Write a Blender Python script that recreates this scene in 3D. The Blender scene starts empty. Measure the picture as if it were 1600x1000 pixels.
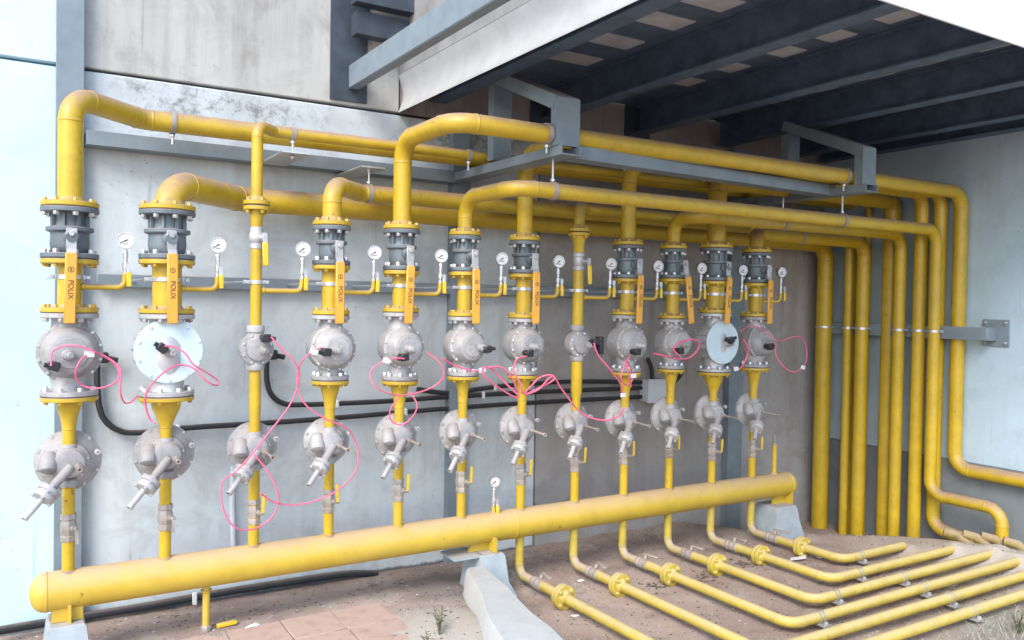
import bpy, math, random
from mathutils import Vector, Matrix
random.seed(7)
PI = math.pi; R_ = math.radians
S = bpy.context.scene
C = S.collection

# ---------------------------------------------------------------- camera, sky, sun, exposure
cam_d = bpy.data.cameras.new('camera'); cam = bpy.data.objects.new('camera', cam_d); C.objects.link(cam)
S.camera = cam
yaw, pit, rol = R_(31.350), R_(-1.1896), R_(0.9253)
fw = Vector((math.sin(yaw)*math.cos(pit), math.cos(yaw)*math.cos(pit), math.sin(pit)))
r0 = Vector((math.cos(yaw), -math.sin(yaw), 0)); u0 = r0.cross(fw)
rt = r0*math.cos(rol)+u0*math.sin(rol); up = -r0*math.sin(rol)+u0*math.cos(rol)
M = Matrix((rt, up, -fw)).transposed().to_4x4(); M.translation = Vector((0, -3.75, 1.47))
cam.matrix_world = M
cam_d.sensor_width = 36; cam_d.lens = 1287.654/1600*36
cam_d.clip_start = .05; cam_d.clip_end = 2000

world = bpy.data.worlds.new('World'); S.world = world; world.use_nodes = True
wn = world.node_tree.nodes; wl = world.node_tree.links
bg = wn['Background']
sky = wn.new('ShaderNodeTexSky'); sky.sky_type = 'NISHITA'; sky.sun_disc = False
SUN_EL, SUN_AZ = R_(42), R_(232)          # azimuth measured clockwise from +Y
sky.sun_elevation = SUN_EL; sky.sun_rotation = SUN_AZ
sky.air_density = 1.0; sky.dust_density = 1.6; sky.ozone_density = 2.0; sky.altitude = 0
wl.new(sky.outputs[0], bg.inputs[0]); bg.inputs[1].default_value = .15
sun_d = bpy.data.lights.new('sun', 'SUN'); sun = bpy.data.objects.new('sun', sun_d); C.objects.link(sun)
sun_d.energy = 1.1; sun_d.angle = R_(28); sun_d.color = (1, .97, .92)
sd = Vector((math.sin(SUN_AZ)*math.cos(SUN_EL), math.cos(SUN_AZ)*math.cos(SUN_EL), math.sin(SUN_EL)))
sun.rotation_euler = sd.to_track_quat('Z', 'Y').to_euler(); sun.location = sd*20
S.view_settings.view_transform = 'Standard'; S.view_settings.look = 'None'
S.view_settings.exposure = 1.5; S.view_settings.gamma = 1; S.view_settings.use_curve_mapping = False
S.render.engine = 'CYCLES'

# ---------------------------------------------------------------- materials
def newmat(name):
    m = bpy.data.materials.new(name); m.use_nodes = True
    return m, m.node_tree.nodes, m.node_tree.links, m.node_tree.nodes['Principled BSDF']
def rgb(c): return (c[0], c[1], c[2], 1)
def noise(n, l, scale, detail=6, rough=.6, vec=None, dist=0):
    t = n.new('ShaderNodeTexNoise'); t.inputs['Scale'].default_value = scale
    t.inputs['Detail'].default_value = detail; t.inputs['Roughness'].default_value = rough
    t.inputs['Distortion'].default_value = dist
    if vec is not None: l.new(vec, t.inputs['Vector'])
    return t
def ramp(n, l, src, a, b, ca=(0,0,0), cb=(1,1,1)):
    r = n.new('ShaderNodeValToRGB'); r.color_ramp.elements[0].position = a; r.color_ramp.elements[1].position = b
    r.color_ramp.elements[0].color = rgb(ca); r.color_ramp.elements[1].color = rgb(cb)
    l.new(src, r.inputs[0]); return r
def mix(n, l, fac, a, b, mode='MIX'):
    m = n.new('ShaderNodeMix'); m.data_type = 'RGBA'; m.blend_type = mode
    if isinstance(fac, (int, float)): m.inputs[0].default_value = fac
    else: l.new(fac, m.inputs[0])
    for i, x in ((6, a), (7, b)):
        if isinstance(x, tuple): m.inputs[i].default_value = rgb(x)
        else: l.new(x, m.inputs[i])
    return m.outputs[2]
def math_(n, l, op, a, b=None):
    m = n.new('ShaderNodeMath'); m.operation = op
    for i, x in ((0, a), (1, b)):
        if x is None: continue
        if isinstance(x, (int, float)): m.inputs[i].default_value = x
        else: l.new(x, m.inputs[i])
    return m.outputs[0]
def worldpos(n, l, sc=(1,1,1)):
    g = n.new('ShaderNodeNewGeometry'); mp = n.new('ShaderNodeMapping'); mp.inputs['Scale'].default_value = sc
    l.new(g.outputs['Position'], mp.inputs['Vector']); return mp.outputs[0], g
def bump(n, l, h, bs, strength=.2, dist=.005):
    b = n.new('ShaderNodeBump'); b.inputs['Strength'].default_value = strength; b.inputs['Distance'].default_value = dist
    l.new(h, b.inputs['Height']); l.new(b.outputs[0], bs.inputs['Normal'])

DUST = (.42, .29, .22)
def dusty(name, base, rough=.4, metal=0, dust=.8, var=.18, lo=.25, hi=.8, dustcol=DUST, scale=9, grime=.0, coat=0, vary=.0, chips=0):
    """paint or metal with dust lying on faces that look upwards"""
    m, n, l, b = newmat(name)
    pos, g = worldpos(n, l)
    t = noise(n, l, scale, 7, .62, pos)
    dark = tuple(c*(1-var*1.6) for c in base); light = tuple(min(1, c*(1+var*.5)) for c in base)
    c = ramp(n, l, t.outputs[0], .3, .7, dark, light).outputs[0]
    if grime:
        t3 = noise(n, l, 38, 6, .7, pos)
        c = mix(n, l, math_(n, l, 'MULTIPLY', ramp(n, l, t3.outputs[0], .5, .75).outputs[0], grime), c, (.16, .12, .09))
    if chips:
        cn = noise(n, l, 27, 5, .75, pos); cm = noise(n, l, 3.3, 4, .6, pos)
        k = math_(n, l, 'MULTIPLY', ramp(n, l, cn.outputs[0], .615, .645).outputs[0], ramp(n, l, cm.outputs[0], .50, .60).outputs[0])
        c = mix(n, l, math_(n, l, 'MULTIPLY', k, chips), c, (.17, .075, .03))
        fn = noise(n, l, 2.2, 5, .6, pos, .4)
        c = mix(n, l, math_(n, l, 'MULTIPLY', ramp(n, l, fn.outputs[0], .45, .7).outputs[0], .30), c, tuple(min(1, x*q+w) for x, q, w in zip(base, (.86, .86, 1.0), (.02, .03, .05))))
    if vary:
        oi = n.new('ShaderNodeObjectInfo'); mr = n.new('ShaderNodeMapRange'); l.new(oi.outputs['Random'], mr.inputs[0]); mr.inputs[3].default_value = 1-vary; mr.inputs[4].default_value = 1+vary*.6
        vm = n.new('ShaderNodeVectorMath'); vm.operation = 'SCALE'; l.new(c, vm.inputs[0]); l.new(mr.outputs[0], vm.inputs['Scale']); c = vm.outputs[0]
    sep = n.new('ShaderNodeSeparateXYZ'); l.new(g.outputs['Normal'], sep.inputs[0])
    upz = ramp(n, l, sep.outputs[2], lo, hi).outputs[0]
    t2 = noise(n, l, 16, 5, .65, pos)
    patch = ramp(n, l, t2.outputs[0], .2, .5).outputs[0]
    d = math_(n, l, 'MULTIPLY', math_(n, l, 'MULTIPLY', upz, patch), dust)
    c = mix(n, l, d, c, dustcol)
    l.new(c, b.inputs['Base Color']); b.inputs['Metallic'].default_value = metal
    rr = n.new('ShaderNodeMapRange'); l.new(d, rr.inputs[0]); rr.inputs[3].default_value = rough; rr.inputs[4].default_value = .9
    l.new(rr.outputs[0], b.inputs['Roughness'])
    if coat: b.inputs['Coat Weight'].default_value = coat; b.inputs['Coat Roughness'].default_value = .25
    bump(n, l, t2.outputs[0], b, .12, .003)
    return m

YEL = (.54, .362, .016)
m_yel = dusty('yellow_pipe_paint', YEL, .38, 0, .9, .12, .05, .75, dustcol=(.31,.205,.15), grime=.22, coat=.10, chips=.8, vary=.05)
m_yelh = dusty('yellow_header_paint', (.55, .382, .04), .5, 0, .8, .1, .1, .95, dustcol=(.48, .34, .235), coat=.03, chips=.7)
m_yelf = dusty('yellow_floor_pipe_paint', (.52, .395, .055), .58, 0, .75, .16, .0, .9, dustcol=(.50, .40, .23), grime=.4, chips=.6)
m_dirty = dusty('dirt_covered_yellow_pipe', (.48, .38, .12), .75, 0, .9, .2, -.6, .5, dustcol=(.42, .33, .25), grime=.4)
m_stub = dusty('dirt_caked_pipe', (.30, .22, .07), .8, 0, .8, .25, -.1, .8, dustcol=(.33, .25, .19), grime=.5)
m_grey = dusty('grey_valve_paint', (.15, .185, .205), .5, .1, .75, .2, .35, .85, dustcol=(.34, .27, .24), vary=.18, grime=.3)
m_alu = dusty('dusty_cast_aluminium', (.41, .41, .41), .65, .2, .8, .2, -.1, .9, dustcol=(.365, .32, .295), grime=.55, vary=.16)
m_alu2 = dusty('clean_cast_aluminium', (.50, .505, .51), .5, .35, .5, .14, .2, .9, dustcol=(.42, .36, .32), grime=.35, vary=.14)
m_plate = dusty('pale_painted_plate', (.54, .66, .70), .4, 0, .3, .06, .3, .9)
m_zinc = dusty('zinc_plated_steel', (.60, .61, .62), .4, .7, .25, .1, .4, .9)
m_brass = dusty('dull_grey_brass', (.42, .38, .34), .55, .3, .5, .25, .2, .9, grime=.5)
m_steel = dusty('grey_structural_paint', (.20, .25, .285), .5, 0, .7, .12, .3, .85, dustcol=(.33, .24, .20))
m_plated = dusty('dark_steel_plate_paint', (.045, .062, .082), .55, 0, .3, .25, .3, .9)
m_dark = dusty('dark_blue_steel_paint', (.088, .128, .19), .6, 0, .3, .25, .3, .9)
m_sleeve = dusty('orange_plastic_sleeve', (.72, .35, .045), .45, 0, .4, .08, .3, .9)
m_lev = dusty('yellow_plastic_lever', (.74, .50, .03), .4, 0, .4, .08, .3, .9)
m_black = dusty('black_plastic', (.018, .02, .023), .45, 0, .35, .2, .5, .95)
m_cond = dusty('black_conduit', (.02, .024, .028), .5, 0, .3, .2, .5, .95)
m_pink = dusty('pink_cable_jacket', (.72, .13, .24), .45, 0, .15, .1, .4, .9)
m_white = dusty('white_plastic', (.68, .68, .67), .45, 0, .2, .05, .4, .9)
m_box = dusty('pale_grey_plastic', (.62, .66, .70), .5, 0, .3, .05, .3, .9)
m_ink = dusty('dark_print', (.06, .045, .03), .6, 0, .1, .1, .4, .9)
m_fasc = dusty('pale_fascia_sheet', (.50, .51, .51), .5, 0, .3, .1, .3, .9)
m_front = dusty('white_roof_trim_paint', (.84, .85, .85), .5, 0, .1, .03, .4, .9)
m_upsh = dusty('grey_upper_sheet', (.27, .27, .265), .6, 0, .3, .15, .3, .9)
m_gask = dusty('black_gasket', (.03, .03, .03), .7, 0, .2, .2, .5, .9)
m_ped = dusty('pale_grey_plinth_paint', (.34, .39, .415), .6, 0, .75, .15, .3, .8, dustcol=(.40, .35, .32), grime=.15)
m_skyl = dusty('dirty_roof_light_sheet', (.44, .46, .475), .6, 0, .2, .15, .3, .9)
m_leaf = dusty('weed_leaf', (.10, .14, .05), .6, 0, .3, .3, .4, .9)
m_straw = dusty('dry_grass', (.46, .42, .30), .8, 0, .2, .3, .4, .9, scale=30)
m_lit = dusty('white_litter', (.8, .8, .82), .5, 0, .2, .1, .4, .9)
m_lit2 = dusty('dark_litter', (.10, .085, .07), .8, 0, .5, .3, .4, .9)

def concrete(name, base, stain, mould=.6, streak=.4, foot=True, mottle=.12, bs=.25):
    m, n, l, b = newmat(name)
    pos, g = worldpos(n, l)
    big = noise(n, l, 1.3, 5, .6, pos, .3)
    c = ramp(n, l, big.outputs[0], .25, .75, tuple(x*(1-mottle) for x in base), tuple(min(1, x*(1+mottle*.6)) for x in base)).outputs[0]
    st, _ = worldpos(n, l, (7, 7, .55))
    s = noise(n, l, 1.0, 7, .68, st)
    sm = noise(n, l, .9, 3, .5, pos)
    f = math_(n, l, 'MULTIPLY', ramp(n, l, s.outputs[0], .46, .72).outputs[0], ramp(n, l, sm.outputs[0], .35, .65).outputs[0])
    c = mix(n, l, math_(n, l, 'MULTIPLY', f, streak), c, stain)
    # blotches
    bl = noise(n, l, 4.2, 8, .72, pos, .6)
    c = mix(n, l, math_(n, l, 'MULTIPLY', ramp(n, l, bl.outputs[0], .48, .70).outputs[0], .55*streak+.10), c, stain)
    # thin run marks under fixings and joints
    rv, _ = worldpos(n, l, (26, 26, .9))
    rn = noise(n, l, 1.0, 4, .6, rv)
    rm = noise(n, l, 1.7, 4, .6, pos)
    c = mix(n, l, math_(n, l, 'MULTIPLY', math_(n, l, 'MULTIPLY', ramp(n, l, rn.outputs[0], .60, .70).outputs[0], ramp(n, l, rm.outputs[0], .48, .62).outputs[0]), .55*streak+.15), c, tuple(x*.72 for x in stain))
    warm = noise(n, l, .8, 4, .6, pos, .5)
    c = mix(n, l, math_(n, l, 'MULTIPLY', ramp(n, l, warm.outputs[0], .45, .7).outputs[0], .35), c, (.42, .39, .35), 'MULTIPLY') if False else mix(n, l, math_(n, l, 'MULTIPLY', ramp(n, l, warm.outputs[0], .48, .72).outputs[0], .40), c, tuple(x*k for x, k in zip(base, (.86, .76, .68))))
    # fine pits
    pv = noise(n, l, 46, 4, .7, pos)
    pm = noise(n, l, 3.1, 4, .6, pos)
    pit_ = math_(n, l, 'MULTIPLY', ramp(n, l, pv.outputs[0], .64, .70).outputs[0], ramp(n, l, pm.outputs[0], .5, .62).outputs[0])
    c = mix(n, l, math_(n, l, 'MULTIPLY', pit_, .7), c, (.09, .085, .08))
    sep = n.new('ShaderNodeSeparateXYZ'); l.new(g.outputs['Position'], sep.inputs[0])
    if mould:
        zz = math_(n, l, 'SUBTRACT', sep.outputs[2], 2.42)
        band = math_(n, l, 'SUBTRACT', 1, math_(n, l, 'MINIMUM', math_(n, l, 'MULTIPLY', math_(n, l, 'ABSOLUTE', zz), 5.0), 1))
        mn = noise(n, l, 19, 8, .8, pos); mo = noise(n, l, 2.6, 4, .6, pos)
        mk = math_(n, l, 'MULTIPLY', math_(n, l, 'MULTIPLY', band, ramp(n, l, mn.outputs[0], .47, .60).outputs[0]), ramp(n, l, mo.outputs[0], .42, .58).outputs[0])
        c = mix(n, l, math_(n, l, 'MULTIPLY', band, .38), c, tuple(x*.55 for x in base))
        c = mix(n, l, math_(n, l, 'MULTIPLY', mk, mould), c, (.10, .10, .09))
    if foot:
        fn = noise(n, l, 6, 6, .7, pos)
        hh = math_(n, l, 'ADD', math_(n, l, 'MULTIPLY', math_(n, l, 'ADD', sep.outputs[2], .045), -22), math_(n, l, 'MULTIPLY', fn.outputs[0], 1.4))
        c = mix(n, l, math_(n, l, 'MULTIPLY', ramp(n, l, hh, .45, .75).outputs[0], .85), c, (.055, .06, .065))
    l.new(c, b.inputs['Base Color']); b.inputs['Roughness'].default_value = .85
    hb = math_(n, l, 'ADD', bl.outputs[0], math_(n, l, 'MULTIPLY', pit_, -1.2))
    bump(n, l, hb, b, bs, .006)
    return m
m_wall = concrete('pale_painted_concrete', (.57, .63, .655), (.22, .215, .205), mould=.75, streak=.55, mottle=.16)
m_wall_glare = concrete('pale_concrete_with_glare', (.54, .72, .77), (.36, .42, .44), mould=0, streak=.35)  # white-cyan lens glare at the left end, painted into the panel colour
m_wallb = concrete('bare_brown_concrete', (.37, .36, .352), (.21, .18, .165), mould=.3, streak=.8, mottle=.28, foot=False)
m_wallu = concrete('pale_upper_concrete', (.46, .465, .44), (.20, .185, .165), mould=0, streak=.75, mottle=.18, foot=False)
m_wallub = concrete('brown_upper_concrete', (.30, .265, .245), (.17, .14, .12), mould=0, streak=.6, foot=False)
m_side = concrete('light_blue_wall_paint', (.42, .545, .63), (.24, .29, .32), mould=0, streak=.45, foot=False)
m_sideb = concrete('grey_cement_plinth', (.20, .225, .24), (.10, .11, .115), mould=0, streak=.6, foot=False)
m_kerb = concrete('whitewashed_kerb', (.46, .48, .475), (.27, .27, .26), mould=0, streak=.4, foot=False, bs=.5)

def ground_mat():
    m, n, l, b = newmat('dusty_red_brown_ground')
    pos, g = worldpos(n, l)
    a = noise(n, l, 1.1, 7, .62, pos, .4)
    c = ramp(n, l, a.outputs[0], .32, .7, (.31, .22, .18), (.49, .375, .315)).outputs[0]
    s = noise(n, l, 3.4, 8, .7, pos, .8)
    c = mix(n, l, math_(n, l, 'MULTIPLY', ramp(n, l, s.outputs[0], .5, .68).outputs[0], .65), c, (.47, .42, .37))
    d = noise(n, l, 5.3, 8, .74, pos, .3)
    c = mix(n, l, math_(n, l, 'MULTIPLY', ramp(n, l, d.outputs[0],   .54, .70).outputs[0], .6), c, (.13, .11, .10))
    f = noise(n, l, 90, 5, .75, pos)
    c = mix(n, l, math_(n, l, 'MULTIPLY', ramp(n, l, f.outputs[0], .52, .68).outputs[0], .5), c, (.17, .13, .11))
    f2 = noise(n, l, 34, 6, .75, pos)
    c = mix(n, l, math_(n, l, 'MULTIPLY', ramp(n, l, f2.outputs[0], .58, .70).outputs[0], .5), c, (.52, .46, .41))
    # pale sand left of the kerb and on the heap by the side wall
    def spot(x, y, r, col, k):
        nonlocal c
        v = n.new('ShaderNodeVectorMath'); v.operation = 'DISTANCE'; l.new(g.outputs['Position'], v.inputs[0]); v.inputs[1].default_value = (x, y, 0)
        w = math_(n, l, 'ADD', math_(n, l, 'DIVIDE', v.outputs['Value'], r), math_(n, l, 'MULTIPLY', math_(n, l, 'SUBTRACT', s.outputs[0], .5), 1.6))
        q = ramp(n, l, w, .55, 1.05, (1,1,1), (0,0,0)).outputs[0]
        c = mix(n, l, math_(n, l, 'MULTIPLY', q, k), c, col)
    spot(1.62, -.55, .42, (.55, .51, .44), .8)
    spot(4.9, -.75, .6, (.46, .375, .31), .75)
    spot(5.1, -1.4, .7, (.50, .46, .40), .7)
    spot(4.2, -2.0, .75, (.30, .31, .27), .8)
    spot(2.0, .05, .45, (.19, .165, .16), .6)
    l.new(c, b.inputs['Base Color']); b.inputs['Roughness'].default_value = .95
    bump(n, l, math_(n, l, 'ADD', f.outputs[0], s.outputs[0]), b, .8, .016)
    return m
m_ground = ground_mat()
m_tile = dusty('red_clay_paver', (.36, .24, .19), .9, 0, .85, .15, .3, .9, dustcol=(.46, .33, .27), scale=14)

# ---------------------------------------------------------------- mesh builder
def frame(d):
    d = Vector(d).normalized()
    a = Vector((0, 0, 1)) if abs(d.z) < .9 else Vector((1, 0, 0))
    u = d.cross(a).normalized(); return d, u, u.cross(d).normalized()
class MB:
    def __init__(s): s.v = []; s.f = []; s.mi = []; s.cur = 0
    def mat(s, i): s.cur = i; return s
    def face(s, idx): s.f.append(idx); s.mi.append(s.cur)
    def ring(s, c, u, w, r, seg):
        b = len(s.v)
        for k in range(seg):
            a = 2*PI*k/seg; s.v.append(c+u*(r*math.cos(a))+w*(r*math.sin(a)))
        return b
    def bridge(s, a, b, seg):
        for k in range(seg):
            j = (k+1) % seg; s.face((a+k, a+j, b+j, b+k))
    def tube(s, pts, r, seg=16, cap=True):
        P = [Vector(p) for p in pts]; n = len(P)
        rr = r if isinstance(r, (list, tuple)) else [r]*n
        d, u, w = frame(P[1]-P[0]); prev = None
        for i in range(n):
            t = (P[min(i+1, n-1)]-P[max(i-1, 0)]).normalized()
            u = (u-t*u.dot(t)).normalized(); w = t.cross(u)
            b = s.ring(P[i], u, w, rr[i], seg)
            if i == 0 and cap: s.face(tuple(b+k for k in reversed(range(seg))))
            if prev is not None: s.bridge(prev, b, seg)
            prev = b
        if cap: s.face(tuple(prev+k for k in range(seg)))
        return s
    def lathe(s, prof, base=(0,0,0), axis=(0,0,1), seg=24, closed=False):
        """profile of (radius, height); closed = the last ring joins the first"""
        d, u, w = frame(axis); B = Vector(base); prev = None; first = None
        for i, (r, h) in enumerate(prof):
            b = s.ring(B+d*h, u, -w, max(r, 1e-4), seg)
            if i == 0:
                first = b
                if not closed: s.face(tuple(b+k for k in reversed(range(seg))))
            if prev is not None: s.bridge(prev, b, seg)
            prev = b
        if closed: s.bridge(prev, first, seg)
        else: s.face(tuple(prev+k for k in range(seg)))
        return s
    def disc(s, r, h0, h1, base=(0,0,0), axis=(0,0,1), seg=24, ch=.003):
        return s.lathe([(r-ch, h0), (r, h0+ch), (r, h1-ch), (r-ch, h1)], base, axis, seg)
    def box(s, c, size, rot=None, ch=.0):
        c = Vector(c); hx, hy, hz = (x/2 for x in size); rot = rot or Matrix.Identity(3)
        if ch <= 0:
            b = len(s.v)
            for x in (-hx, hx):
                for y in (-hy, hy):
                    for z in (-hz, hz): s.v.append(c+rot @ Vector((x, y, z)))
            for q in ((0,1,3,2), (4,6,7,5), (0,4,5,1), (2,3,7,6), (0,2,6,4), (1,5,7,3)): s.face(tuple(b+i for i in q))
            return s
        idx = {}
        b = len(s.v)
        H = (hx, hy, hz)
        for sx in (-1, 1):
            for sy in (-1, 1):
                for sz in (-1, 1):
                    for ax in range(3):
                        p = [sx*(hx-ch), sy*(hy-ch), sz*(hz-ch)]; p[ax] = (sx, sy, sz)[ax]*H[ax]
                        idx[(sx, sy, sz, ax)] = len(s.v); s.v.append(c+rot @ Vector(p))
        def q(l_):
            pts = [s.v[i] for i in l_]; nn = (pts[1]-pts[0]).cross(pts[2]-pts[0]); mid = sum(pts, Vector())/len(pts)
            s.face(tuple(l_) if nn.dot(mid-c) > 0 else tuple(reversed(l_)))
        for ax in range(3):
            o = [i for i in range(3) if i != ax]
            for sg in (-1, 1):
                l_ = []
                for a, bb in ((-1,-1), (1,-1), (1,1), (-1,1)):
                    k = [0,0,0]; k[ax] = sg; k[o[0]] = a; k[o[1]] = bb; l_.append(idx[(*k, ax)])
                q(l_)
        for ax in range(3):
            o = [i for i in range(3) if i != ax]
            for a in (-1, 1):
                for bb in (-1, 1):
                    k1 = [0,0,0]; k1[o[0]] = a; k1[o[1]] = bb; k1[ax] = -1; k2 = list(k1); k2[ax] = 1
                    q([idx[(*k1, o[0])], idx[(*k2, o[0])], idx[(*k2, o[1])], idx[(*k1, o[1])]])
        for sx in (-1, 1):
            for sy in (-1, 1):
                for sz in (-1, 1): q([idx[(sx, sy, sz, 0)], idx[(sx, sy, sz, 1)], idx[(sx, sy, sz, 2)]])
        return s
    def hexb(s, c, axis=(0,0,1), r=.011, h=.012, seg=6):
        return s.lathe([(r, 0), (r, h*.8), (r*.8, h)], c, axis, seg)
    def prism(s, poly, y0, y1, axis='y'):
        """extrude an (a, b) polygon along an axis; the polygon plane is (x,z) for y, (y,z) for x, (x,y) for z"""
        n = len(poly); b = len(s.v)
        for t in (y0, y1):
            for a, c in poly:
                s.v.append(Vector((a, t, c)) if axis == 'y' else Vector((t, a, c)) if axis == 'x' else Vector((a, c, t)))
        s.face(tuple(b+i for i in range(n))); s.face(tuple(b+n+i for i in reversed(range(n))))
        for i in range(n):
            j = (i+1) % n; s.face((b+i, b+n+i, b+n+j, b+j))
        return s
    def mesh(s, name, mats):
        me = bpy.data.meshes.new(name); me.from_pydata([tuple(p) for p in s.v], [], s.f)
        for m in (mats if isinstance(mats, (list, tuple)) else [mats]): me.materials.append(m)
        me.polygons.foreach_set('material_index', s.mi)
        me.polygons.foreach_set('use_smooth', [True]*len(s.f))
        import bmesh
        bm = bmesh.new(); bm.from_mesh(me); bmesh.ops.recalc_face_normals(bm, faces=bm.faces); bm.to_mesh(me); bm.free()
        me.set_sharp_from_angle(angle=R_(38)); me.update()
        return me
    def build(s, name, mats, parent=None, loc=(0,0,0), stuff=False):
        o = bpy.data.objects.new(name, s.mesh(name, mats)); C.objects.link(o); o.location = loc
        if parent is not None: o.parent = parent
        if stuff: o['kind'] = 'stuff'
        return o
def tag(o, label=None, cat=None, group=None, kind=None):
    if label: o['label'] = label
    if cat: o['category'] = cat
    if group: o['group'] = group
    if kind: o['kind'] = kind
    return o
def thing(name, label, cat, loc=(0,0,0), group=None):
    o = bpy.data.objects.new(name, None); C.objects.link(o); o.location = loc; o.empty_display_size = .05
    return tag(o, label, cat, group)
def fillet(pts, R, n=7, joints=None):
    """polyline with round elbows; joints collects the (point, direction) of each weld"""
    P = [Vector(p) for p in pts]; out = [P[0]]
    for i in range(1, len(P)-1):
        a = (P[i-1]-P[i]).normalized(); b = (P[i+1]-P[i]).normalized()
        r = R[i-1] if isinstance(R, (list, tuple)) else R
        ang = a.angle(b)
        if ang > PI-.02: continue
        L = r/math.tan(ang/2); p0 = P[i]+a*L; p1 = P[i]+b*L
        bis = (a+b).normalized(); cen = P[i]+bis*(r/math.sin(ang/2))
        v0 = p0-cen; v1 = p1-cen; tot = v0.angle(v1); ax = v0.cross(v1).normalized()
        for k in range(n+1):
            out.append(cen+Matrix.Rotation(tot*k/n, 3, ax) @ v0)
        if joints is not None: joints += [(p0, -a), (p1, b)]
    out.append(P[-1]); return out
def smooth_path(pts, sub=5):
    P = [Vector(p) for p in pts]; out = []
    for i in range(len(P)-1):
        p0 = P[max(i-1, 0)]; p1 = P[i]; p2 = P[i+1]; p3 = P[min(i+2, len(P)-1)]
        for k in range(sub):
            t = k/sub
            out.append(.5*((2*p1)+(p2-p0)*t+(2*p0-5*p1+4*p2-p3)*t*t+(3*p1-p0-3*p2+p3)*t**3))
    out.append(P[-1]); return out
def welds(mb, joints, r):
    for p, d in joints: mb.lathe([(r*.99, -.0065), (r*1.05, -.0025), (r*1.05, .0025), (r*.99, .0065)], p, d, 20, closed=True)
def flange_pair_bolts(mb, x, y, z, r, n, up, hr=.0105, hh=.013, ph=.2):
    for k in range(n):
        a = 2*PI*(k+ph)/n; mb.hexb((x+r*math.cos(a), y+r*math.sin(a), z), (0, 0, up), hr, hh)
def text_mesh(txt, size, mat, ext=.0006):
    cu = bpy.data.curves.new('lettering', 'FONT'); cu.body = txt; cu.size = size; cu.extrude = ext; cu.align_x = 'CENTER'; cu.align_y = 'CENTER'
    o = bpy.data.objects.new('lettering', cu); C.objects.link(o)
    dg = bpy.context.evaluated_depsgraph_get(); me = bpy.data.meshes.new_from_object(o.evaluated_get(dg))
    bpy.data.objects.remove(o); me.materials.clear(); me.materials.append(mat); me.name = 'lettering'
    return me
# ---------------------------------------------------------------- setting: ground
WY = .55      # face of the long wall
XR = 5.487    # face of the side wall
def sstep(a, b, x):
    if a > b: return 1-sstep(b, a, x)
    t = min(1, max(0, (x-a)/(b-a))); return t*t*(3-2*t)
def vn(x, y, s, seed=0):
    x = x*s; y = y*s; xi = math.floor(x); yi = math.floor(y); fx = x-xi; fy = y-yi
    def hsh(i, j):
        k = (int(i)*374761393+int(j)*668265263+seed*97) & 0xffffffff
        k = ((k ^ (k >> 13))*1274126177) & 0xffffffff
        return ((k ^ (k >> 16)) & 1023)/1023
    fx = fx*fx*(3-2*fx); fy = fy*fy*(3-2*fy)
    return (hsh(xi,yi)*(1-fx)+hsh(xi+1,yi)*fx)*(1-fy)+(hsh(xi,yi+1)*(1-fx)+hsh(xi+1,yi+1)*fx)*fy
CR = [(-9,6.2),(-1.6,5.34),(-1.2,5.25),(-.81,5.12),(-.48,4.95),(-.07,4.47),(.2,4.2),(.6,3.9),(9,3)]
ENDS = ((4.70,-.695), (4.89,-.89), (5.00,-1.06), (5.00,-1.215))
def crest(y):
    for (a, xa), (b, xb) in zip(CR, CR[1:]):
        if a <= y <= b: return xa+(xb-xa)*(y-a)/(b-a)
    return 4
def height(x, y):
    kx = 2.03+.27*(y+.1)
    left = 1-sstep(kx-.15, kx+.1, x)
    hl = -.055*sstep(.0, .5, y)-.012*sstep(-.1, -.05, -abs(y+.9)+.85)*0
    t = x-crest(y)
    A = .010+.060*sstep(.0, -1.0, y)
    hr = -.052+A*math.exp(-(t/.3)**2) if t < 0 else -.052+A-.17*sstep(0, .38, t)
    h = hl*left+hr*(1-left)
    if abs(x) < 9 and abs(y) < 9:
        h += (vn(x,y,3)-.5)*.016+(vn(x,y,9,3)-.5)*.009+(vn(x,y,26,5)-.5)*.005
        h += .03*math.exp(-((x-1.75)**2+(y+.5)**2)/.06)
        for ex, ey in ENDS:
            if abs(x-ex) < .6 and abs(y-ey) < .4: h += .062*sstep(ex-.03, ex+.04, x)*math.exp(-((x-ex-.03)/.13)**2-((y-ey)/.085)**2)*(.75+.5*vn(x,y,14,9))
    return h
def axis_vals(lo, hi, step, far):
    v = []; x = lo
    while x <= hi+1e-6: v.append(x); x += step
    s = step; a = v[-1]
    while a < far: s *= 1.5; a += s; v.append(a)
    s = step; a = v[0]; pre = []
    while a > -far: s *= 1.5; a -= s; pre.append(a)
    return pre[::-1]+v
gx = axis_vals(-.6, 5.9, .028, 300); gy = axis_vals(-2.4, .62, .028, 300)
gb = MB()
for y in gy:
    for x in gx: gb.v.append(Vector((x, y, height(x, y))))
nx = len(gx)
for j in range(len(gy)-1):
    for i in range(nx-1):
        a = j*nx+i; gb.face((a, a+1, a+nx+1, a+nx))
tag(gb.build('ground', m_ground), kind='structure')

def wloc(o):
    p = Vector((0,0,0))
    while o is not None: p = p+o.location; o = o.parent
    return p
def part(mb, name, mats, parent, stuff=False, label=None):
    """vertices given in world coordinates, stored relative to the parent"""
    L = wloc(parent); mb.v = [p-L for p in mb.v]
    o = mb.build(name, mats, parent, stuff=stuff)
    if label: o['label'] = label
    return o
def solo(mb, name, mats, label, cat, base, group=None, kind=None):
    B = Vector(base); mb.v = [p-B for p in mb.v]
    o = mb.build(name, mats, None, loc=B); return tag(o, label, cat, group, kind)

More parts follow.
